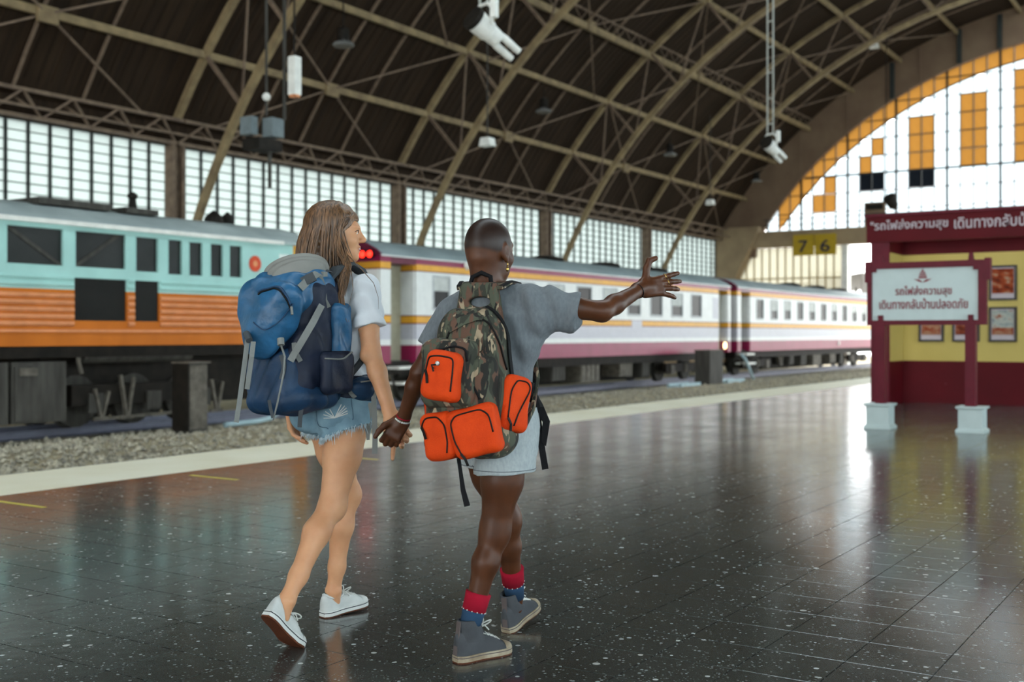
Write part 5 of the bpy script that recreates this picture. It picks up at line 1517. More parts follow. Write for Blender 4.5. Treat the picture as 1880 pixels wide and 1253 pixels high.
# denim shorts
S = Field((3.26, 2.88, .70), (3.70, 3.40, 1.04), .004)
S.loft([(.80, 3.488, 3.14, .10, .155), (.86, 3.485, 3.14, .118, .172), (.92, 3.478, 3.14, .122, .17), (1.0, 3.47, 3.135, .1, .15), (1.03, 3.468, 3.135, .097, .146)], k=.02)
for s_ in (-1, 1): S.ell((3.395, 3.14 + s_ * .072, .885), (.07, .078, .085), None, .02)
S.cone((3.485, 3.055, .92), (3.425, 3.045, .72), .102, .106, .02); S.cone((3.505, 3.225, .92), (3.565, 3.235, .72), .1, .104, .02)
zcut = lambda x, y: np.where(y < 3.14, .778 + .34 * (3.14 - y) + .10 * (x - 3.45), .772 + .16 * (y - 3.14) + .02 * (x - 3.45))
S.clip(lambda x, y, z: zcut(x, y) - z)
S.disp(lambda x, y, z: .0022 * np.sin(45 * z + 30 * x + 8 * np.sin(14 * y)) * np.sin(24 * y + 10 * x))
sh_o = S.build('denim_shorts', M['denim'], per); SH = S
P = S.P; near = np.nonzero(np.abs(P[:, 2] - zcut(P[:, 0], P[:, 1])) < .005)[0]
rr = random.Random(5); fr = MB()
def outer(i):
    p = P[i]; cx, cy = (3.44, 3.05) if p[1] < 3.14 else (3.55, 3.23)
    return (p[0] - cx) ** 2 + (p[1] - cy) ** 2 > .085 ** 2
edge_pts = [i for i in near.tolist() if outer(i)]
for i in rr.sample(edge_pts, min(1000, len(edge_pts))):
    p = Vector(P[i].tolist()); c_ = Vector((3.44, 3.05, p.z)) if p.y < 3.14 else Vector((3.55, 3.23, p.z))
    o_ = (p - c_).normalized(); L_ = rr.uniform(.008, .022) * (1 if rr.random() < .93 else 2.0)
    tn = Vector((-o_.y, o_.x, 0)) * rr.uniform(-.6, .6)
    d = (Vector((0, 0, -1)) + o_ * rr.uniform(-.1, .7) + tn).normalized()
    fr.tube([p + Vector((0, 0, .004)), p + d * L_ * .6, p + (d + Vector((0, 0, -.3))).normalized() * L_], [.0016, .0013, .0004], 4, cap=False)
o = fr.build('frayed_hem', M['denim_fray'], sh_o); o['kind'] = 'stuff'
pk = patch(SH, (3.385, 3.046, 0.901), (.0352, -.0527, .004), (0, 0, -.055), 8, 8, M['denim'], 'back_pocket', sh_o, off=.0045, edge=.002, shape=lambda a, b: (a * (1 - .12 * max(b, 0)), b + .22 * (1 - abs(a)) * max(b, 0)))
st = MB()
for (a0, b0, a1, b1) in ((-1, -1, -.9, .9), (-.9, .9, 0, 1.15), (0, 1.15, .9, .9), (.9, .9, 1, -1)):
    c_ = Vector((3.385, 3.046, 0.901)); u_, v_ = Vector((.0352, -.0527, .004)), Vector((0, 0, -.055))
    st.tube([snap(SH, c_ + (u_ * (a0 + (a1 - a0) * k / 6) + v_ * (b0 + (b1 - b0) * k / 6)) * .93, .006)[0] for k in range(7)], .0016, 5)
st.build('pocket_seam', M['denim_dark'], pk)
for k in range(9):
    c_ = Vector((3.385, 3.046, 0.901)) + Vector((0, 0, -.018)); a = math.pi * k / 8
    q = c_ + Vector((.0352, -.0527, 0)).normalized() * (.022 * math.cos(a)) + Vector((0, 0, .022 * math.sin(a) - .006))
    MB().tube([snap(SH, c_, .007)[0], snap(SH, q, .007)[0]], .0022, 5).build('embroidered_ray', M['white_rubber'], pk)
# shoes: the right one pushes off on its toe, the left one stands
WSH = (M['white_canvas'], M['white_rubber'], M['brown_rubber'], M['lining'], (M['white_rubber'], M['white_rubber']), M['lace'])
shoe(per, (2.945, 3.058, .0), math.radians(2), math.radians(45), 0, .255, False, WSH, 'white canvas shoe with raised heel showing its brown sole', False, bend=math.radians(14))
shoe(per, (3.57, 3.292, .0), math.radians(-6), math.radians(-3), 0, .25, False, WSH, 'white canvas shoe flat on the floor', True)
# hair: a soft cap and fall, then strands over it
S = Field((3.28, 2.95, 1.26), (3.66, 3.32, 1.76), .004)
E = lambda p, r, k=.02, op='u': S.ell(H(*p), r, HR, k, op)
E((-.018, 0, .036), (.109, .087, .095)); E((-.045, 0, -.01), (.085, .088, .09)); E((-.06, 0, -.08), (.07, .085, .1)); E((-.062, 0, -.16), (.06, .08, .1)); E((-.055, 0, -.22), (.045, .07, .08))
E((.09, 0, -.055), (.085, .1, .105), .012, 's')
E((.075, -.06, -.09), (.085, .06, .10), .012, 's')
S.disp(lambda x, y, z: .0035 * np.sin(90 * (x * .6 + y * .8) + 12 * np.sin(10 * z)) + .002 * np.sin(170 * (x * .8 - y * .6)))
hr = S.build('hair', M['hair'], per); HS = S
rr = random.Random(11); hb = MB()
g_, l_, u_ = [Vector(q) for q in HR]
for k in range(420):
    phi = math.radians(rr.uniform(62, 298)); cph, sph = math.cos(phi), math.sin(phi)          # azimuth from the face, right side first
    pts = []
    for th in (8, 25, 42, 60, 78, 92):
        a = math.radians(th); q = .1 + rr.uniform(-.001, .003)
        pts.append(H(-.018 + (.109 + .004) * math.sin(a) * cph, -(.087 + .004) * math.sin(a) * sph, .036 + (.095 + .004) * math.cos(a)))
    right = 0 < phi < math.radians(105)
    drop = rr.uniform(.14, .22) if not right else rr.uniform(.12, .28)
    w0 = Vector(pts[-1]); back = Vector((-.012, .0, 0)) if not right else (Vector((-.012, -.012, 0)) if rr.random() < .6 else Vector((.02, -.028, 0)))
    sway = rr.uniform(-.012, .012)
    for s_ in (.25, .5, .75, 1.0):
        pts.append(w0 + Vector((0, 0, -drop * s_)) + back * s_ * 1.5 + l_ * (sway * s_) - g_ * (.02 * math.sin(2.2 * s_)) * (1 if not right else .6))
    n = len(pts); hb.tube(pts, [.0018] + [.0034] * (n - 3) + [.0026, .0008], 4, cap=False)
# the long lock in front of the right shoulder
for k in range(90):
    o_ = Vector((rr.uniform(-.013, .013), rr.uniform(-.013, .013), 0)); e_ = rr.uniform(.0, .10)
    pts = [H(.02 + rr.uniform(-.02, .02), -.083, .05), H(.012 + rr.uniform(-.02, .012), -.09, .0), H(.018 + rr.uniform(-.02, .015), -.09, -.06), (3.408, 3.011, 1.475), (3.363, 2.989, 1.412), (3.339, 2.988, 1.347), (3.337, 2.974, 1.283), (3.344, 2.963, 1.247)]
    pts = [Vector(p) + o_ * (.4 + .2 * min(i, 4)) for i, p in enumerate(pts)]
    pts = pts[:5 + rr.choice([1, 2, 3])]
    n = len(pts); hb.tube(pts, [.0018] + [.0032] * (n - 3) + [.0022, .0008], 4, cap=False)
for tail in ([(3.419, 2.939, 1.451), (3.427, 2.890, 1.401), (3.429, 2.869, 1.347), (3.430, 2.868, 1.298)], [(3.387, 2.970, 1.444), (3.375, 2.951, 1.379), (3.359, 2.957, 1.315), (3.353, 2.966, 1.262)]):
    hb.tube([H(.03, -.088, .0), H(.035, -.088, -.08)] + tail, [.002, .002, .002, .0015, .001, .0005], 4, cap=False)
for k in range(80):
    q = rr.uniform(0, 1); pts = [H(.078 - .03 * q, -.02 - .035 * q, .082 - .01 * q), H(.068 - .035 * q, -.058 - .02 * q, .055), H(.035 - .03 * q, -.084, .01), H(.012 - .03 * q, -.093, -.05), H(.0 - .03 * q, -.093, -.11)]
    e_ = Vector((rr.uniform(-.01, .02), rr.uniform(-.02, .0), 0)); pts += [Vector(pts[-1]) + e_ + Vector((-.004, -.004, -.05)), Vector(pts[-1]) + e_ * 2 + Vector((-.01, -.008, -.10 - rr.uniform(0, .06)))]
    pts = [Vector(p) + l_ * rr.uniform(-.003, .003) for p in pts]
    hb.tube(pts, [.0012, .003, .0034, .0034, .0032, .0024, .0007], 4, cap=False)
o = hb.build('hair_strands', M['hair'], hr, smooth=True); o['kind'] = 'stuff'

# ------------------------------------------------------------------ blue trekking pack on her back
def PW(b, s, z): return (3.455 - b, 3.13 - s, z + .018)
bp = thing('trekking_backpack', 'large navy and bright blue trekking backpack with hanging grey straps', 'backpack', PW(.22, 0, .9))
tilt = lambda d: [[math.cos(d), 0, math.sin(d)], [0, 1, 0], [-math.sin(d), 0, math.cos(d)]]
def wr(a, f1, f2): return lambda x, y, z: 1.5 * a * np.sin(f1 * z + 11 * np.sin(7 * y + 5 * x)) * np.sin(f2 * (y + x) + 6 * z)
S = Field((2.98, 2.90, .84), (3.44, 3.36, 1.52), .005)
S.box(PW(.205, 0, 1.17), (.115, .15, .255), .085, tilt(-.06), .02, taper=.05); S.disp(wr(.005, 30, 22))
main = S.build('main_sack', M['navy'], bp); PKM = S
S = Field((2.90, 2.90, 1.06), (3.40, 3.36, 1.54), .005)
S.box(PW(.265, 0, 1.345), (.16, .148, .085), .075, tilt(.42), .02); S.ell(PW(.35, -.01, 1.25), (.082, .135, .11), None, .03); S.ell(PW(.37, -.015, 1.18), (.055, .11, .09), None, .03)
S.disp(lambda x, y, z: .009 * np.sin(24 * z + 18 * y + 6 * np.sin(12 * x)) * np.sin(16 * y - 14 * x) + .008 * np.abs(np.sin(13 * y + 11 * z)) - .004 + .006 * np.abs(np.sin(15 * y - 13 * z + 2)))
lid = S.build('lid', M['blue'], bp); PKL = S
S = Field((3.05, 2.92, 1.34), (3.42, 3.34, 1.56), .005)
S.ell(PW(.205, 0, 1.43), (.125, .125, .062), tilt(.25), .02); S.disp(wr(.004, 40, 28))
S.build('lid_top', M['grey_nylon'], bp)
S = Field((2.98, 2.92, .84), (3.40, 3.34, 1.18), .005)
S.box(PW(.285, -.02, 1.0), (.075, .125, .125), .055, tilt(-.1), .02); S.box(PW(.2, 0, .945), (.12, .14, .055), .05, None, .03); S.disp(wr(.005, 34, 25))
lowp = S.build('lower_pocket', M['blue_mid'], bp); PKB = S
S = Field((3.16, 2.88, .92), (3.42, 3.06, 1.40), .005)
S.box(PW(.12, .148, 1.17), (.05, .026, .135), .024, None, .02); S.disp(wr(.004, 36, 28))
S.build('side_panel', M['blue'], bp); PKS = S
S = Field((3.14, 2.86, .90), (3.44, 3.06, 1.14), .005)
S.box(PW(.16, .165, 1.035), (.082, .03, .085), .03, None, .02); S.disp(wr(.003, 36, 28))
spk = S.build('side_pocket', M['navy'], bp); PKP = S
cord(PKP, [PW(.245, .18, 1.09), PW(.16, .2, 1.085), PW(.08, .19, 1.125)], .0035, M['webbing'], 'pocket_binding', spk)
S = Field((3.30, 2.88, .92), (3.66, 3.38, 1.06), .005)
S.loft([(.945, 3.475, 3.135, .128, .182), (1.0, 3.472, 3.135, .122, .176), (1.035, 3.47, 3.135, .112, .164)], k=.01); 
belt = S.build('hip_belt', M['navy'], bp)
S = Field((3.34, 2.88, .90), (3.62, 3.04, 1.06), .0045)
S.ell((3.475, 2.965, .985), (.098, .046, .052), None, .01); S.disp(wr(.003, 44, 30))
hp = S.build('hip_pocket', M['blue_mid'], bp); HPK = S
cord(HPK, [(3.40, 2.93, 1.02), (3.475, 2.91, 1.025), (3.56, 2.94, 1.02)], .0032, M['webbing'], 'pocket_zip', hp)
strap(HPK, [(3.303, 2.989, 1.035), (3.339, 2.970, 0.985), (3.370, 2.941, 0.927)], .018, M['webbing'], 'belt_strap', bp, n=6)
# lid zip arch, toggles and straps
zp = [(2.976, 3.123, 1.380), (2.987, 3.106, 1.400), (3.018, 3.059, 1.400), (3.043, 3.020, 1.380), (3.059, 2.996, 1.339), (3.067, 2.985, 1.305)]
cord(PKL, zp, .0045, M['blue_mid'], 'lid_zip', lid); cord(PKL, [(p[0] + .004, p[1] + .004, p[2] - .014) for p in zp], .0032, M['zip'], 'lid_zip_gap', lid)
q = snap(PKL, (3.069, 2.981, 1.297), .004)[0]; MB().tube([q, q + Vector((-.004, -.008, -.03))], .005, 6).build('zip_pull', M['webbing'], lid)
cord(PKL, [(2.969, 3.133, 1.248), (3.007, 3.076, 1.204), (3.051, 3.008, 1.248), (3.073, 2.974, 1.309)], .0025, M['blue_mid'], 'lid_seam', lid)
strap(PKL, [(3.128, 2.983, 1.382), (3.180, 2.993, 1.415), (3.212, 2.981, 1.441)], .03, M['webbing'], 'lid_strap', bp, n=5)
bq, bn = snap(PKL, (3.162, 2.985, 1.408), .008); bk = MB(); bk.bar(bq - Vector((.012, -.02, .012)), bq + Vector((.012, -.02, .012)), .036, .012, up=bn); bk.build('buckle', M['webbing_dark'], bp)
for q in (Vector((3.252, 2.993, 1.374)), Vector((3.252, 2.993, 1.428))):
    MB().box(q.x - .012, q.x + .012, q.y - .01, q.y + .01, q.z - .012, q.z + .012).build('strap_slider', M['grey_nylon'], bp)
MB().ribbon([(3.212, 3.000, 1.431), (3.223, 2.983, 1.421), (3.245, 2.986, 1.376), (3.247, 2.983, 1.330), (3.263, 2.977, 1.303)], .02, .003, (-.8, -.55, 0)).build('lid_strap', M['webbing'], bp)
strap(PKM, [(3.201, 2.962, 1.312), (3.166, 2.979, 1.229), (3.126, 3.003, 1.151), (3.092, 3.018, 1.098)], .026, M['webbing'], 'compression_strap', bp, off=.03, n=6)
strap(PKM, [(3.056, 3.002, 1.172), (3.110, 3.010, 1.131), (3.145, 3.010, 1.097)], .018, M['webbing'], 'compression_strap', bp, off=.008, n=5)
MB().tube([(2.995, 2.966, 1.184), (2.989, 2.958, 1.160)], .013, 8).build('cord_lock', M['webbing'], bp)
MB().tube([(2.989, 2.958, 1.160), (2.982, 2.932, 1.119), (2.972, 2.928, 1.060), (2.966, 2.938, 1.001), (2.966, 2.956, 0.942), (2.966, 2.974, 0.888)], [.004] * 5 + [.003], 6).build('hanging_cord', M['webbing'], bp, smooth=True)
for pts, w_ in (([(3.008, 3.148, 1.192), (2.988, 3.141, 1.107), (2.982, 3.150, 1.026), (2.976, 3.160, 0.940), (2.970, 3.169, 0.871)], .018), ([(3.005, 3.116, 1.172), (2.987, 3.106, 1.117), (2.989, 3.122, 1.046), (2.992, 3.135, 0.995)], .018)):
    MB().ribbon(pts, w_, .003, (-.8, -.6, 0)).build('hanging_strap', M['webbing'], bp)
MB().tube([(3.011, 3.160, 1.204), (2.997, 3.128, 1.176)], .013, 8).build('strap_slider', M['webbing_dark'], bp)
strap(PKB, [(2.940, 2.996, 1.168), (2.938, 2.999, 1.099), (2.938, 2.999, 1.040)], .018, M['webbing_dark'], 'front_strap', bp, n=5)
MB().ribbon([(3.165, 3.018, 0.950), (3.160, 3.025, 0.898), (3.165, 3.035, 0.846)], .016, .003, (-.8, -.6, 0)).build('hanging_strap', M['webbing_dark'], bp)
MB().ribbon([(3.022, 3.052, 0.956), (3.026, 3.047, 0.921), (3.030, 3.040, 0.889)], .012, .003, (-.8, -.6, 0)).build('hanging_strap', M['webbing_dark'], bp)
MB().ribbon([(3.466, 2.923, 0.988), (3.467, 2.921, 0.895), (3.461, 2.911, 0.798), (3.453, 2.906, 0.726)], .021, .003, (-.8, -.6, 0)).build('hanging_strap', M['webbing'], bp)
MB().ribbon([(3.476, 2.943, 0.926), (3.467, 2.957, 0.850), (3.461, 2.947, 0.779)], [.022, .026, .012], .003, (-.8, -.6, 0)).build('hanging_strap', M['grey_nylon'], bp)
# shoulder straps
for s_ in (1, -1):
    pts = [PW(.13, .095 * s_, 1.40), PW(.075, .095 * s_, 1.445), PW(.01, .095 * s_, 1.465), PW(-.05, .1 * s_, 1.44), PW(-.095, .105 * s_, 1.38), PW(-.105, .115 * s_, 1.28), PW(-.085, .14 * s_, 1.2), PW(-.04, .158 * s_, 1.13), PW(.02, .165 * s_, 1.07), PW(.09, .15 * s_, 1.0)]
    nn = [(-.6, 0, .8), (-.4, 0, .9), (0, 0, 1), (.4, 0, .9), (.9, 0, .4), (1, 0, 0), (.8, -.6 * s_, 0), (.3, -1 * s_, 0), (0, -1 * s_, 0), (-.2, -1 * s_, 0)]
    MB().ribbon(pts, [.05, .055, .06, .06, .055, .05, .03, .022, .022, .022], .013, nn).build('shoulder_strap', M['webbing_dark'], bp)
strap(PKM, [(3.243, 3.007, 1.439), (3.289, 3.010, 1.458), (3.318, 3.002, 1.464)], .03, M['webbing_dark'], 'load_lifter', bp, off=.02, n=4)

# ------------------------------------------------------------------ the person pointing, with the camouflage backpack
HA = math.radians(15.2); MF, ML = Vector((math.cos(HA), math.sin(HA), 0)), Vector((-math.sin(HA), math.cos(HA), 0))
MC = Vector((3.50, 2.385, 0))
def PM(b, s, z): return MC - MF * b - ML * s + Vector((0, 0, z))
pem = thing('person', 'person with shaved head and grey t-shirt pointing ahead with an outstretched arm', 'person', (3.6, 2.42, 0))
HM, GM = Vector((3.504, 2.388, 1.516)), Vector((.985, -.06, -.03))
S = Field((3.22, 1.72, .05), (4.16, 2.90, 1.68), .004)
S.loft([(.80, 3.515, 2.385, .085, .12), (.88, 3.515, 2.385, .1, .145), (1.0, 3.50, 2.385, .08, .115), (1.2, 3.50, 2.385, .085, .125), (1.3, 3.495, 2.385, .07, .135), (1.35, 3.49, 2.385, .05, .08), (1.38, 3.485, 2.387, .045, .05)], HA)
RHm, RKm, RAm = Vector((3.505, 2.305, .84)), Vector((3.485, 2.355, .47)), Vector((3.405, 2.415, .115))
LHm, LKm, LAm = Vector((3.53, 2.465, .84)), Vector((3.715, 2.455, .47)), Vector((3.845, 2.50, .135))
for (a, kn, an, back) in ((RHm, RKm, RAm, (-.9, -.1, .1)), (LHm, LKm, LAm, (-.9, 0, -.2))):
    back = Vector(back).normalized()
    S.cone(a, a.lerp(kn, .5), .09, .075, .03); S.cone(a.lerp(kn, .5), kn, .075, .049, .03)
    S.cone(kn, kn.lerp(an, .32) + back * .007, .045, .047, .04); S.cone(kn.lerp(an, .32) + back * .007, kn.lerp(an, .75), .047, .034, .03); S.cone(kn.lerp(an, .75), an, .034, .03, .03)
    S.ell(kn - back * .01, (.035, .037, .06), None, .05)
S.cone(RAm, RAm + Vector((.01, 0, -.05)), .03, .024, .02); S.cone(LAm, LAm + Vector((.01, 0, -.05)), .03, .024, .02)
RSm, REm, RWm = Vector((3.535, 2.205, 1.315)), Vector((3.664, 2.0, 1.283)), Vector((3.90, 1.956, 1.375))
S.chain([RSm, RSm.lerp(REm, .55), REm, REm.lerp(RWm, .3), RWm], [.05, .042, .036, .036, .024], .02)
LSm, LEm, LWm = Vector((3.462, 2.53, 1.275)), Vector((3.395, 2.635, 1.055)), Vector((3.415, 2.735, .872))
S.chain([LSm, LSm.lerp(LEm, .55), LEm, LEm.lerp(LWm, .3), LWm], [.05, .042, .035, .034, .023], .02)
RV = Vector((.547, -.837, 0)); AW = Vector((.837, .547, 0))
tipsM, frM = hand(S, RWm + Vector((.0, .0, .0)), RV * .88 + AW * .45 + Vector((0, 0, .13)), -AW * .85 + RV * .5 + Vector((0, 0, .25)), False,
                  [(7, -4, 8, 6), (1, 2, 12, 8), (-5, 5, 14, 10), (-15, 8, 14, 10)], [(.30, .9, .1), (.5, .85, .2), (.98, .2, .2)], 1.1)
hand(S, LWm, (-.30, .42, -.86), (-.84, -.54, .05), True, [(6, 30, 55, 35), (2, 34, 58, 35), (-3, 38, 60, 38), (-8, 42, 62, 38)], [(.75, .5, .35), (.85, .2, .3), (.9, .0, .1)], .98)
S.cone((3.487, 2.388, 1.36), HM + Vector((-.02, .0, -.075)), .054, .052, .03); S.cone((3.46, 2.39, 1.37), HM + Vector((-.055, 0, -.04)), .04, .05, .03)
H2, HR2 = head(S, HM, GM, .99)
def m_mask(P):
    q = (P - np.array(HM)) @ np.array(HR2).T / .99
    hairline = q[:, 2] + np.where(q[:, 0] > .0, -.9 * (q[:, 0]) * 1.0, .25 * q[:, 0]) + .035 - .035 * np.exp(-((q[:, 0] + .0) / .03) ** 2) * (np.abs(q[:, 1]) > .05)
    v = np.clip((hairline - .0) / .012, 0, 1) * (q[:, 2] > -.08) * (q[:, 0] < .075)
    ear_ = (np.abs(q[:, 1]) > .079) & (q[:, 2] < .025)
    return np.where(ear_, 0, v) * .85
S.build('body', M['skin_m'], pem, m_mask)
for s_ in (-1, 1): MB().ball(H2(.081, s_ * .032, .002), .0115, 12, 8).build('eye', M['eye'], pem, smooth=True)
for s_, dz in ((-1, 0), (1, 0)):
    er = MB(); c_ = H2(.0, s_ * .082, -.06)
    er.tube([c_ + Vector((0, 0, .012)), c_ + Vector((-.004, -.004, .003)), c_ + Vector((0, 0, -.008))], .003, 6); er.ball(c_ + Vector((0, 0, -.016)), (.006, .006, .01)); er.build('earring', M['gold'], pem, smooth=True)
# rings and bracelets
def ring(p, d, r, t, m, name):
    p, d = Vector(p), Vector(d).normalized(); a = d.cross(Vector((0, 0, 1))).normalized(); b = d.cross(a)
    MB().tube([p + (a * math.cos(2 * math.pi * k / 16) + b * math.sin(2 * math.pi * k / 16)) * r for k in range(17)], t, 6, cap=False).build(name, m, pem, smooth=True)
for fi, k in ((0, 2), (4, 2), (1, 2)):
    a, b = tipsM[fi][k - 1], tipsM[fi][k]; ring(Vector(a).lerp(Vector(b), .62), Vector(b) - Vector(a), .0098, .0028, M['gold'], 'ring')
ring(RWm - (RWm - REm).normalized() * .03, RWm - REm, .029, .0018, M['zip'], 'bracelet')
ring(LWm - (LWm - LEm).normalized() * .012, LWm - LEm, .0275, .0022, M['sock_red'], 'bracelet')
dd = (LWm - LEm).normalized(); a_ = dd.cross(Vector((0, 0, 1))).normalized(); b_2 = dd.cross(a_)
bd = MB()
for k in range(22):
    an_ = 2 * math.pi * k / 22; p = LWm + dd * .0 + (a_ * math.cos(an_) + b_2 * math.sin(an_)) * .0285; bd.ball(p, .004, 8, 5)
bd.build('bead_bracelet', M['white_rubber'], pem, smooth=True)
# grey t-shirt
S = Field((3.26, 1.92, .84), (3.78, 2.76, 1.42), .0045)
S.loft([(.88, 3.52, 2.385, .125, .175), (.98, 3.515, 2.385, .118, .165), (1.15, 3.505, 2.385, .112, .158), (1.27, 3.498, 2.385, .1, .168), (1.335, 3.49, 2.386, .078, .135), (1.365, 3.487, 2.387, .065, .085)], HA, k=.02)
S.cone(PM(0, .1, 1.335), RSm + Vector((0, 0, .005)), .05, .062, .03); S.cone(RSm, RSm.lerp(REm, .60) + Vector((0, 0, -.012)), .064, .07, .025, flat=True)
S.cone(RSm + Vector((.02, -.03, -.045)), RSm.lerp(REm, .52) + Vector((0, 0, -.05)), .05, .045, .04)
S.cone(RSm + Vector((0, 0, -.05)), (3.52, 2.25, 1.16), .06, .06, .05)
S.cone(PM(0, -.1, 1.32), LSm, .05, .058, .03); S.cone(LSm, LSm.lerp(LEm, .6), .06, .066, .025, flat=True)
S.cone(RSm.lerp(REm, .5), RSm.lerp(REm, .75) , .052, .052, .006, 's') if False else None
S.ell((3.485, 2.388, 1.385), (.062, .06, .03), None, .004, 's')
S.disp(lambda x, y, z: .0075 * np.sin(30 * (z + .5 * y) + 18 * (x - y) + 7 * np.sin(10 * y)) * np.sin(14 * y + 9 * z) + .0025 * np.sin(75 * (y * .6 + x * .5) + 30 * z))
def folds(x, y, z):
    q = x * .547 - y * .837 - .17; a = np.arctan2(z - 1.17, q); r = np.sqrt(q * q + (z - 1.17) ** 2)
    return .0042 * np.sin(13 * a + 3 * np.sin(11 * z)) * np.exp(-((r - .16) / .09) ** 2) + .004 * np.sin(46 * (q + .55 * z) + 5 * np.sin(14 * z)) * np.exp(-((z - 1.12) / .13) ** 2)
S.disp(folds)
S.build('t_shirt', M['grey_cloth'], pem); SHM = S
# grey jersey shorts
S = Field((3.30, 2.10, .62), (3.78, 2.68, .98), .0045)
S.loft([(.76, 3.525, 2.385, .11, .165), (.83, 3.52, 2.385, .13, .178), (.95, 3.515, 2.385, .122, .17)], HA, k=.02)
for s_ in (-1, 1): S.ell(PM(.075, s_ * .07, .845), (.075, .08, .08), None, .02)
S.cone((3.505, 2.305, .86), (3.49, 2.32, .66), .108, .118, .02); S.cone((3.535, 2.465, .86), (3.61, 2.46, .66), .106, .116, .02)
S.clip(lambda x, y, z: (.685 + .12 * (y - 2.36) * (y > 2.36) - .06 * (y - 2.36) * (y < 2.36)) - z)
S.disp(lambda x, y, z: .003 * np.sin(40 * x + 26 * y + 8 * z) * np.sin(20 * y - 9 * x))
so = S.build('jersey_shorts', M['grey_short'], pem); SOM = S
P = S.P; hm = []
for (cx, cy) in ((3.49, 2.32), (3.60, 2.46)):
    pts = []
    for k in range(33):
        a = 2 * math.pi * k / 32; pts.append(snap(SOM, (cx + .13 * math.cos(a), cy + .13 * math.sin(a), .705), .001)[0])
    pts = [p for p in pts]
    MB().tube(pts, .0016, 5, cap=False).build('hem_stitch', M['grey_cloth'], so)
# socks
for kn, an in ((RKm, RAm), (LKm, LAm)):
    d = (an - kn); L_ = d.length; d.normalize()
    for nm, t0, t1, r0, r1, m_ in (('sock_top', -.135, -.068, .0485, .0445, 'sock_red'), ('sock_foot', -.07, .0, .044, .038, 'sock_blue')):
        MB().tube([an + d * t0, an + d * (t0 * .7 + t1 * .3), an + d * t1], [r0, (r0 + r1) / 2, r1], 20).build(nm, M[m_], pem, smooth=True)
    sd = MB()
    for k in range(14):
        a = 2 * math.pi * k / 14; sa_ = d.cross(Vector((0, 1, 0))).normalized(); sb_ = d.cross(sa_); sd.ball(an + d * -.069 + (sa_ * math.cos(a) + sb_ * math.sin(a)) * .0448, .0025, 6, 4)
    sd.build('sock_stitching', M['lace'], pem)
MSH = (M['grey_canvas'], M['dirty_rubber'], M['brown_rubber'], M['taupe'], (M['dirty_rubber'], M['taupe']), M['lace'])
shoe(pem, (3.34, 2.43, .0), math.radians(-17), 0, 0, .255, True, MSH, 'grey canvas high-top shoe flat on the floor', True)
shoe(pem, (3.79, 2.505, .0), math.radians(4), math.radians(-14), 0, .255, True, MSH, 'grey canvas high-top shoe stepping ahead with lifted toe', True)

# ------------------------------------------------------------------ camouflage backpack with orange pockets
RM = [list(MF), list(ML), [0, 0, 1]]
cb = thing('camouflage_backpack', 'camouflage backpack with four bright orange pockets on the pointing person', 'backpack', PM(.2, 0, .76))
def wr2(a, f1, f2): return lambda x, y, z: a * np.sin(f1 * z + 9 * np.sin(8 * y)) * np.sin(f2 * (y - .6 * x) + 5 * z)
S = Field((3.05, 2.08, .70), (3.56, 2.66, 1.44), .005)
S.box(PM(.165, -.01, 1.025), (.1, .145, .27), .09, RM, .02, taper=-.17); S.disp(wr2(.005, 24, 20))
S.build('main_sack', M['camo'], cb); KM = S
S = Field((3.02, 2.08, .72), (3.5, 2.66, 1.26), .005)
S.box(PM(.235, -.02, .955), (.065, .135, .19), .06, RM, .02, taper=-.10); S.disp(wr2(.005, 26, 22))
fp = S.build('front_compartment', M['camo'], cb); KF = S
S = Field((3.02, 2.2, .9), (3.44, 2.7, 1.24), .005)
S.box(PM(.27, -.055, 1.06), (.058, .105, .125), .05, RM, .02); S.disp(wr2(.004, 30, 26))
S.build('upper_pocket_body', M['camo'], cb); KU = S
S = Field((3.28, 2.2, 1.2), (3.6, 2.6, 1.46), .004)
S.box(PM(.108, -.005, 1.305), (.02, .085, .085), .018, RM, .02, taper=-.16); S.ell(PM(.11, .0, 1.318), (.06, .042, .019), RM, .006, 's')
S.build('yoke', M['camo'], cb)
def ip(normal, roll):
    n = Vector(normal).normalized(); v = Vector((0, 0, 1)); v = (v - n * v.dot(n)).normalized(); u = v.cross(n)
    c_, s_ = math.cos(roll), math.sin(roll); return [list(n), list(u * c_ + v * s_), list(v * c_ - u * s_)]
def opocket(name, c, normal, roll, hw, hh, th, taper, label, zside):
    R = ip(normal, roll); c = Vector(c); m_ = max(hw, hh, th) * 1.5
    S = Field([c[i] - m_ for i in range(3)], [c[i] + m_ for i in range(3)], .004)
    S.box(c, (th, hw, hh), min(.03, th * .95), R, .01, taper=taper)
    S.disp(lambda x, y, z: .0025 * np.sin(50 * z + 30 * y) * np.sin(34 * y - 20 * x))
    o = S.build(name, M['orange_canvas'], cb); o['label'] = label
    n, u, v = [Vector(q) for q in R]
    out = []
    for a, b in zside: out.append(c + n * th * 1.05 + u * (a * hw * .84) + v * (b * hh * .86))
    cord(S, out, .003, M['zip'], 'zipper', o, off=.0015, n=8)
    q = snap(S, out[0], .004)[0]; MB().ribbon([q, q + u * .012 - v * .02 + n * .006, q + u * .016 - v * .045 + n * .004], .009, .003, n).build('zip_pull', M['zip'], o)
    return o, S
BK = -MF
arc = [(-.98, -.5), (-.98, .4), (-.75, .93), (0, .99), (.75, .93), (.98, .4), (.98, -.6)]
o1, S1 = opocket('orange_pocket', PM(.325, -.06, 1.055), BK + ML * .12, math.radians(-8), .068, .088, .042, -.08, 'upper left orange pocket with a metal eyelet', [(-.95, .2), (-.8, .85), (0, .97), (.9, .95), (.99, .2), (.99, -.6)])
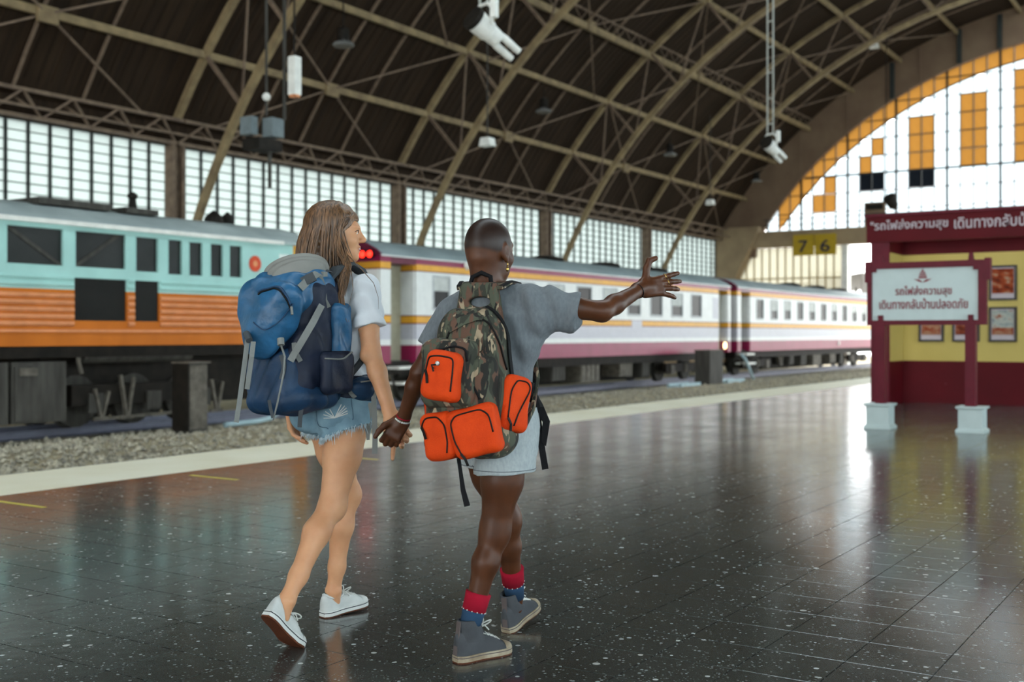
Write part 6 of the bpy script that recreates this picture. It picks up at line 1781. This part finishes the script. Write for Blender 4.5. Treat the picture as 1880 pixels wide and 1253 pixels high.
q, nn = snap(S1, (3.123, 2.351, 1.099), .002); MB().lathe(q, nn, [(0, .009), (.003, .008), (.004, .004)], 14).build('eyelet', M['lamp_grey'], o1)
for s_ in (0, 1):
    MB().ribbon([q + Vector((0, 0, -.004)), q + ML * .02 - Vector((0, 0, .006)) + BK * .006, q + ML * .012 - Vector((0, 0, .018 + .01 * s_)) + BK * .008], .006, .003, nn).build('cord_tie', M['zip'], o1)
opocket('orange_pocket', PM(.285, -.082, .842), BK + ML * .25, math.radians(10), .064, .086, .045, .04, 'lower left orange pocket', [(-.9, .55), (-.5, .95), (.4, .93), (.95, .5), (.97, -.3), (.8, -.85)])
opocket('orange_pocket', PM(.285, .045, .862), BK - ML * .12, math.radians(14), .088, .088, .05, .04, 'large lower right orange pocket', [(-.8, -.85), (-.98, -.2), (-.97, .6), (-.6, .96), (.6, .97), (.96, .6), (.98, -.2)])
opocket('orange_pocket', PM(.17, .142, .952), BK * .55 - ML * .83, math.radians(-10), .058, .102, .042, -.04, 'orange pocket on the right side', [(-.95, -.6), (-.97, .5), (-.5, .97), (.4, .98), (.8, .7), (.35, .1), (-.1, -.4), (-.3, -.9)])
opocket('orange_pocket', PM(.2, -.145, .93), BK * .45 + ML * .88, 0, .05, .085, .035, 0, 'orange pocket on the left side', arc)
# arched seams, flap and straps
cord(KM, [(3.190, 2.394, 1.189), (3.208, 2.367, 1.234), (3.237, 2.322, 1.250), (3.268, 2.274, 1.265), (3.289, 2.242, 1.242), (3.318, 2.234, 1.169), (3.346, 2.229, 1.072)], .004, M['zip'], 'zipper', cb)
strap(KM, [(3.197, 2.383, 1.227), (3.229, 2.335, 1.250), (3.260, 2.287, 1.280), (3.277, 2.261, 1.269)], .034, M['camo'], 'top_flap', cb, off=.006, n=6)
strap(KM, [(3.215, 2.302, 1.166), (3.229, 2.279, 1.181), (3.240, 2.263, 1.141)], .04, M['camo'], 'tab', cb, off=.008, n=4)
strap(KM, [(3.340, 2.293, 1.305), (3.358, 2.265, 1.188), (3.368, 2.249, 1.071), (3.374, 2.241, 0.974)], .03, M['black_web'], 'side_strap', cb, off=.005, n=6)
cord(KF, [(3.175, 2.271, 1.057), (3.184, 2.257, 1.016), (3.203, 2.228, 0.973)], .004, M['black_web'], 'zipper', cb)
cord(KU, [(3.102, 2.382, 1.129), (3.115, 2.362, 1.159), (3.151, 2.307, 1.174), (3.177, 2.268, 1.151), (3.184, 2.257, 1.104)], .0045, M['black_web'], 'zipper', cb)
for s_ in (1, -1):
    pts = [PM(.12, .06 * s_, 1.37), PM(.05, .075 * s_, 1.39), PM(-.02, .085 * s_, 1.385), PM(-.08, .09 * s_, 1.34), PM(-.115, .1 * s_, 1.24), PM(-.11, .125 * s_, 1.13), PM(-.05, .17 * s_, 1.03), PM(.04, .178 * s_, .93), PM(.1, .16 * s_, .86)]
    sd_ = -ML * s_; nn = [(-.5, -.1, .8), (-.2, 0, 1), (0, 0, 1), (.5, .1, .8), (1, .2, .2), (1, .2, 0), tuple(MF * .6 + sd_), tuple(sd_), tuple(sd_)]
    MB().ribbon(pts, [.055, .055, .055, .055, .05, .04, .026, .024, .024], .012, nn).build('shoulder_strap', M['camo'] if s_ == 1 else M['camo'], cb)
    MB().ribbon([p + Vector((0, 0, .004)) + sd_ * .022 for p in pts[:4]], .014, .008, nn[:4]).build('strap_binding', M['black_web'], cb)
q = PM(.09, 0, 1.39); MB().tube([PM(.1, .04, 1.36), PM(.1, .035, 1.41), PM(.1, 0, 1.425), PM(.1, -.035, 1.41), PM(.1, -.05, 1.36)], .009, 8).build('grab_handle', M['black_web'], cb, smooth=True)
MB().ribbon([(3.285, 2.376, 0.756), (3.290, 2.370, 0.702), (3.294, 2.363, 0.643), (3.302, 2.350, 0.585)], [.014, .014, .018, .022], .003, (-.8, -.6, 0)).build('hanging_strap', M['black_web'], cb)
MB().ribbon([(3.588, 2.278, 1.045), (3.554, 2.239, 0.986), (3.571, 2.214, 0.935), (3.585, 2.192, 0.875), (3.579, 2.200, 0.794), (3.565, 2.222, 0.845)], .028, .004, (-.8, -.6, 0)).build('hanging_strap', M['black_web'], cb)
MB().ribbon([(3.582, 2.233, 0.934), (3.579, 2.219, 0.844), (3.577, 2.204, 0.764), (3.583, 2.195, 0.699)], .024, .004, (-.8, -.6, 0)).build('hanging_strap', M['black_web'], cb)
MB().ribbon([(3.616, 2.291, 1.116), (3.614, 2.275, 1.044), (3.614, 2.258, 0.983)], .02, .004, (-.8, -.6, 0)).build('waist_strap', M['black_web'], cb)
strap(SHM, [PM(.06, .17, .98), PM(-.02, .18, .97), PM(-.1, .15, .96)], .09, M['black_web'], 'hip_belt', cb, off=.006, n=6)
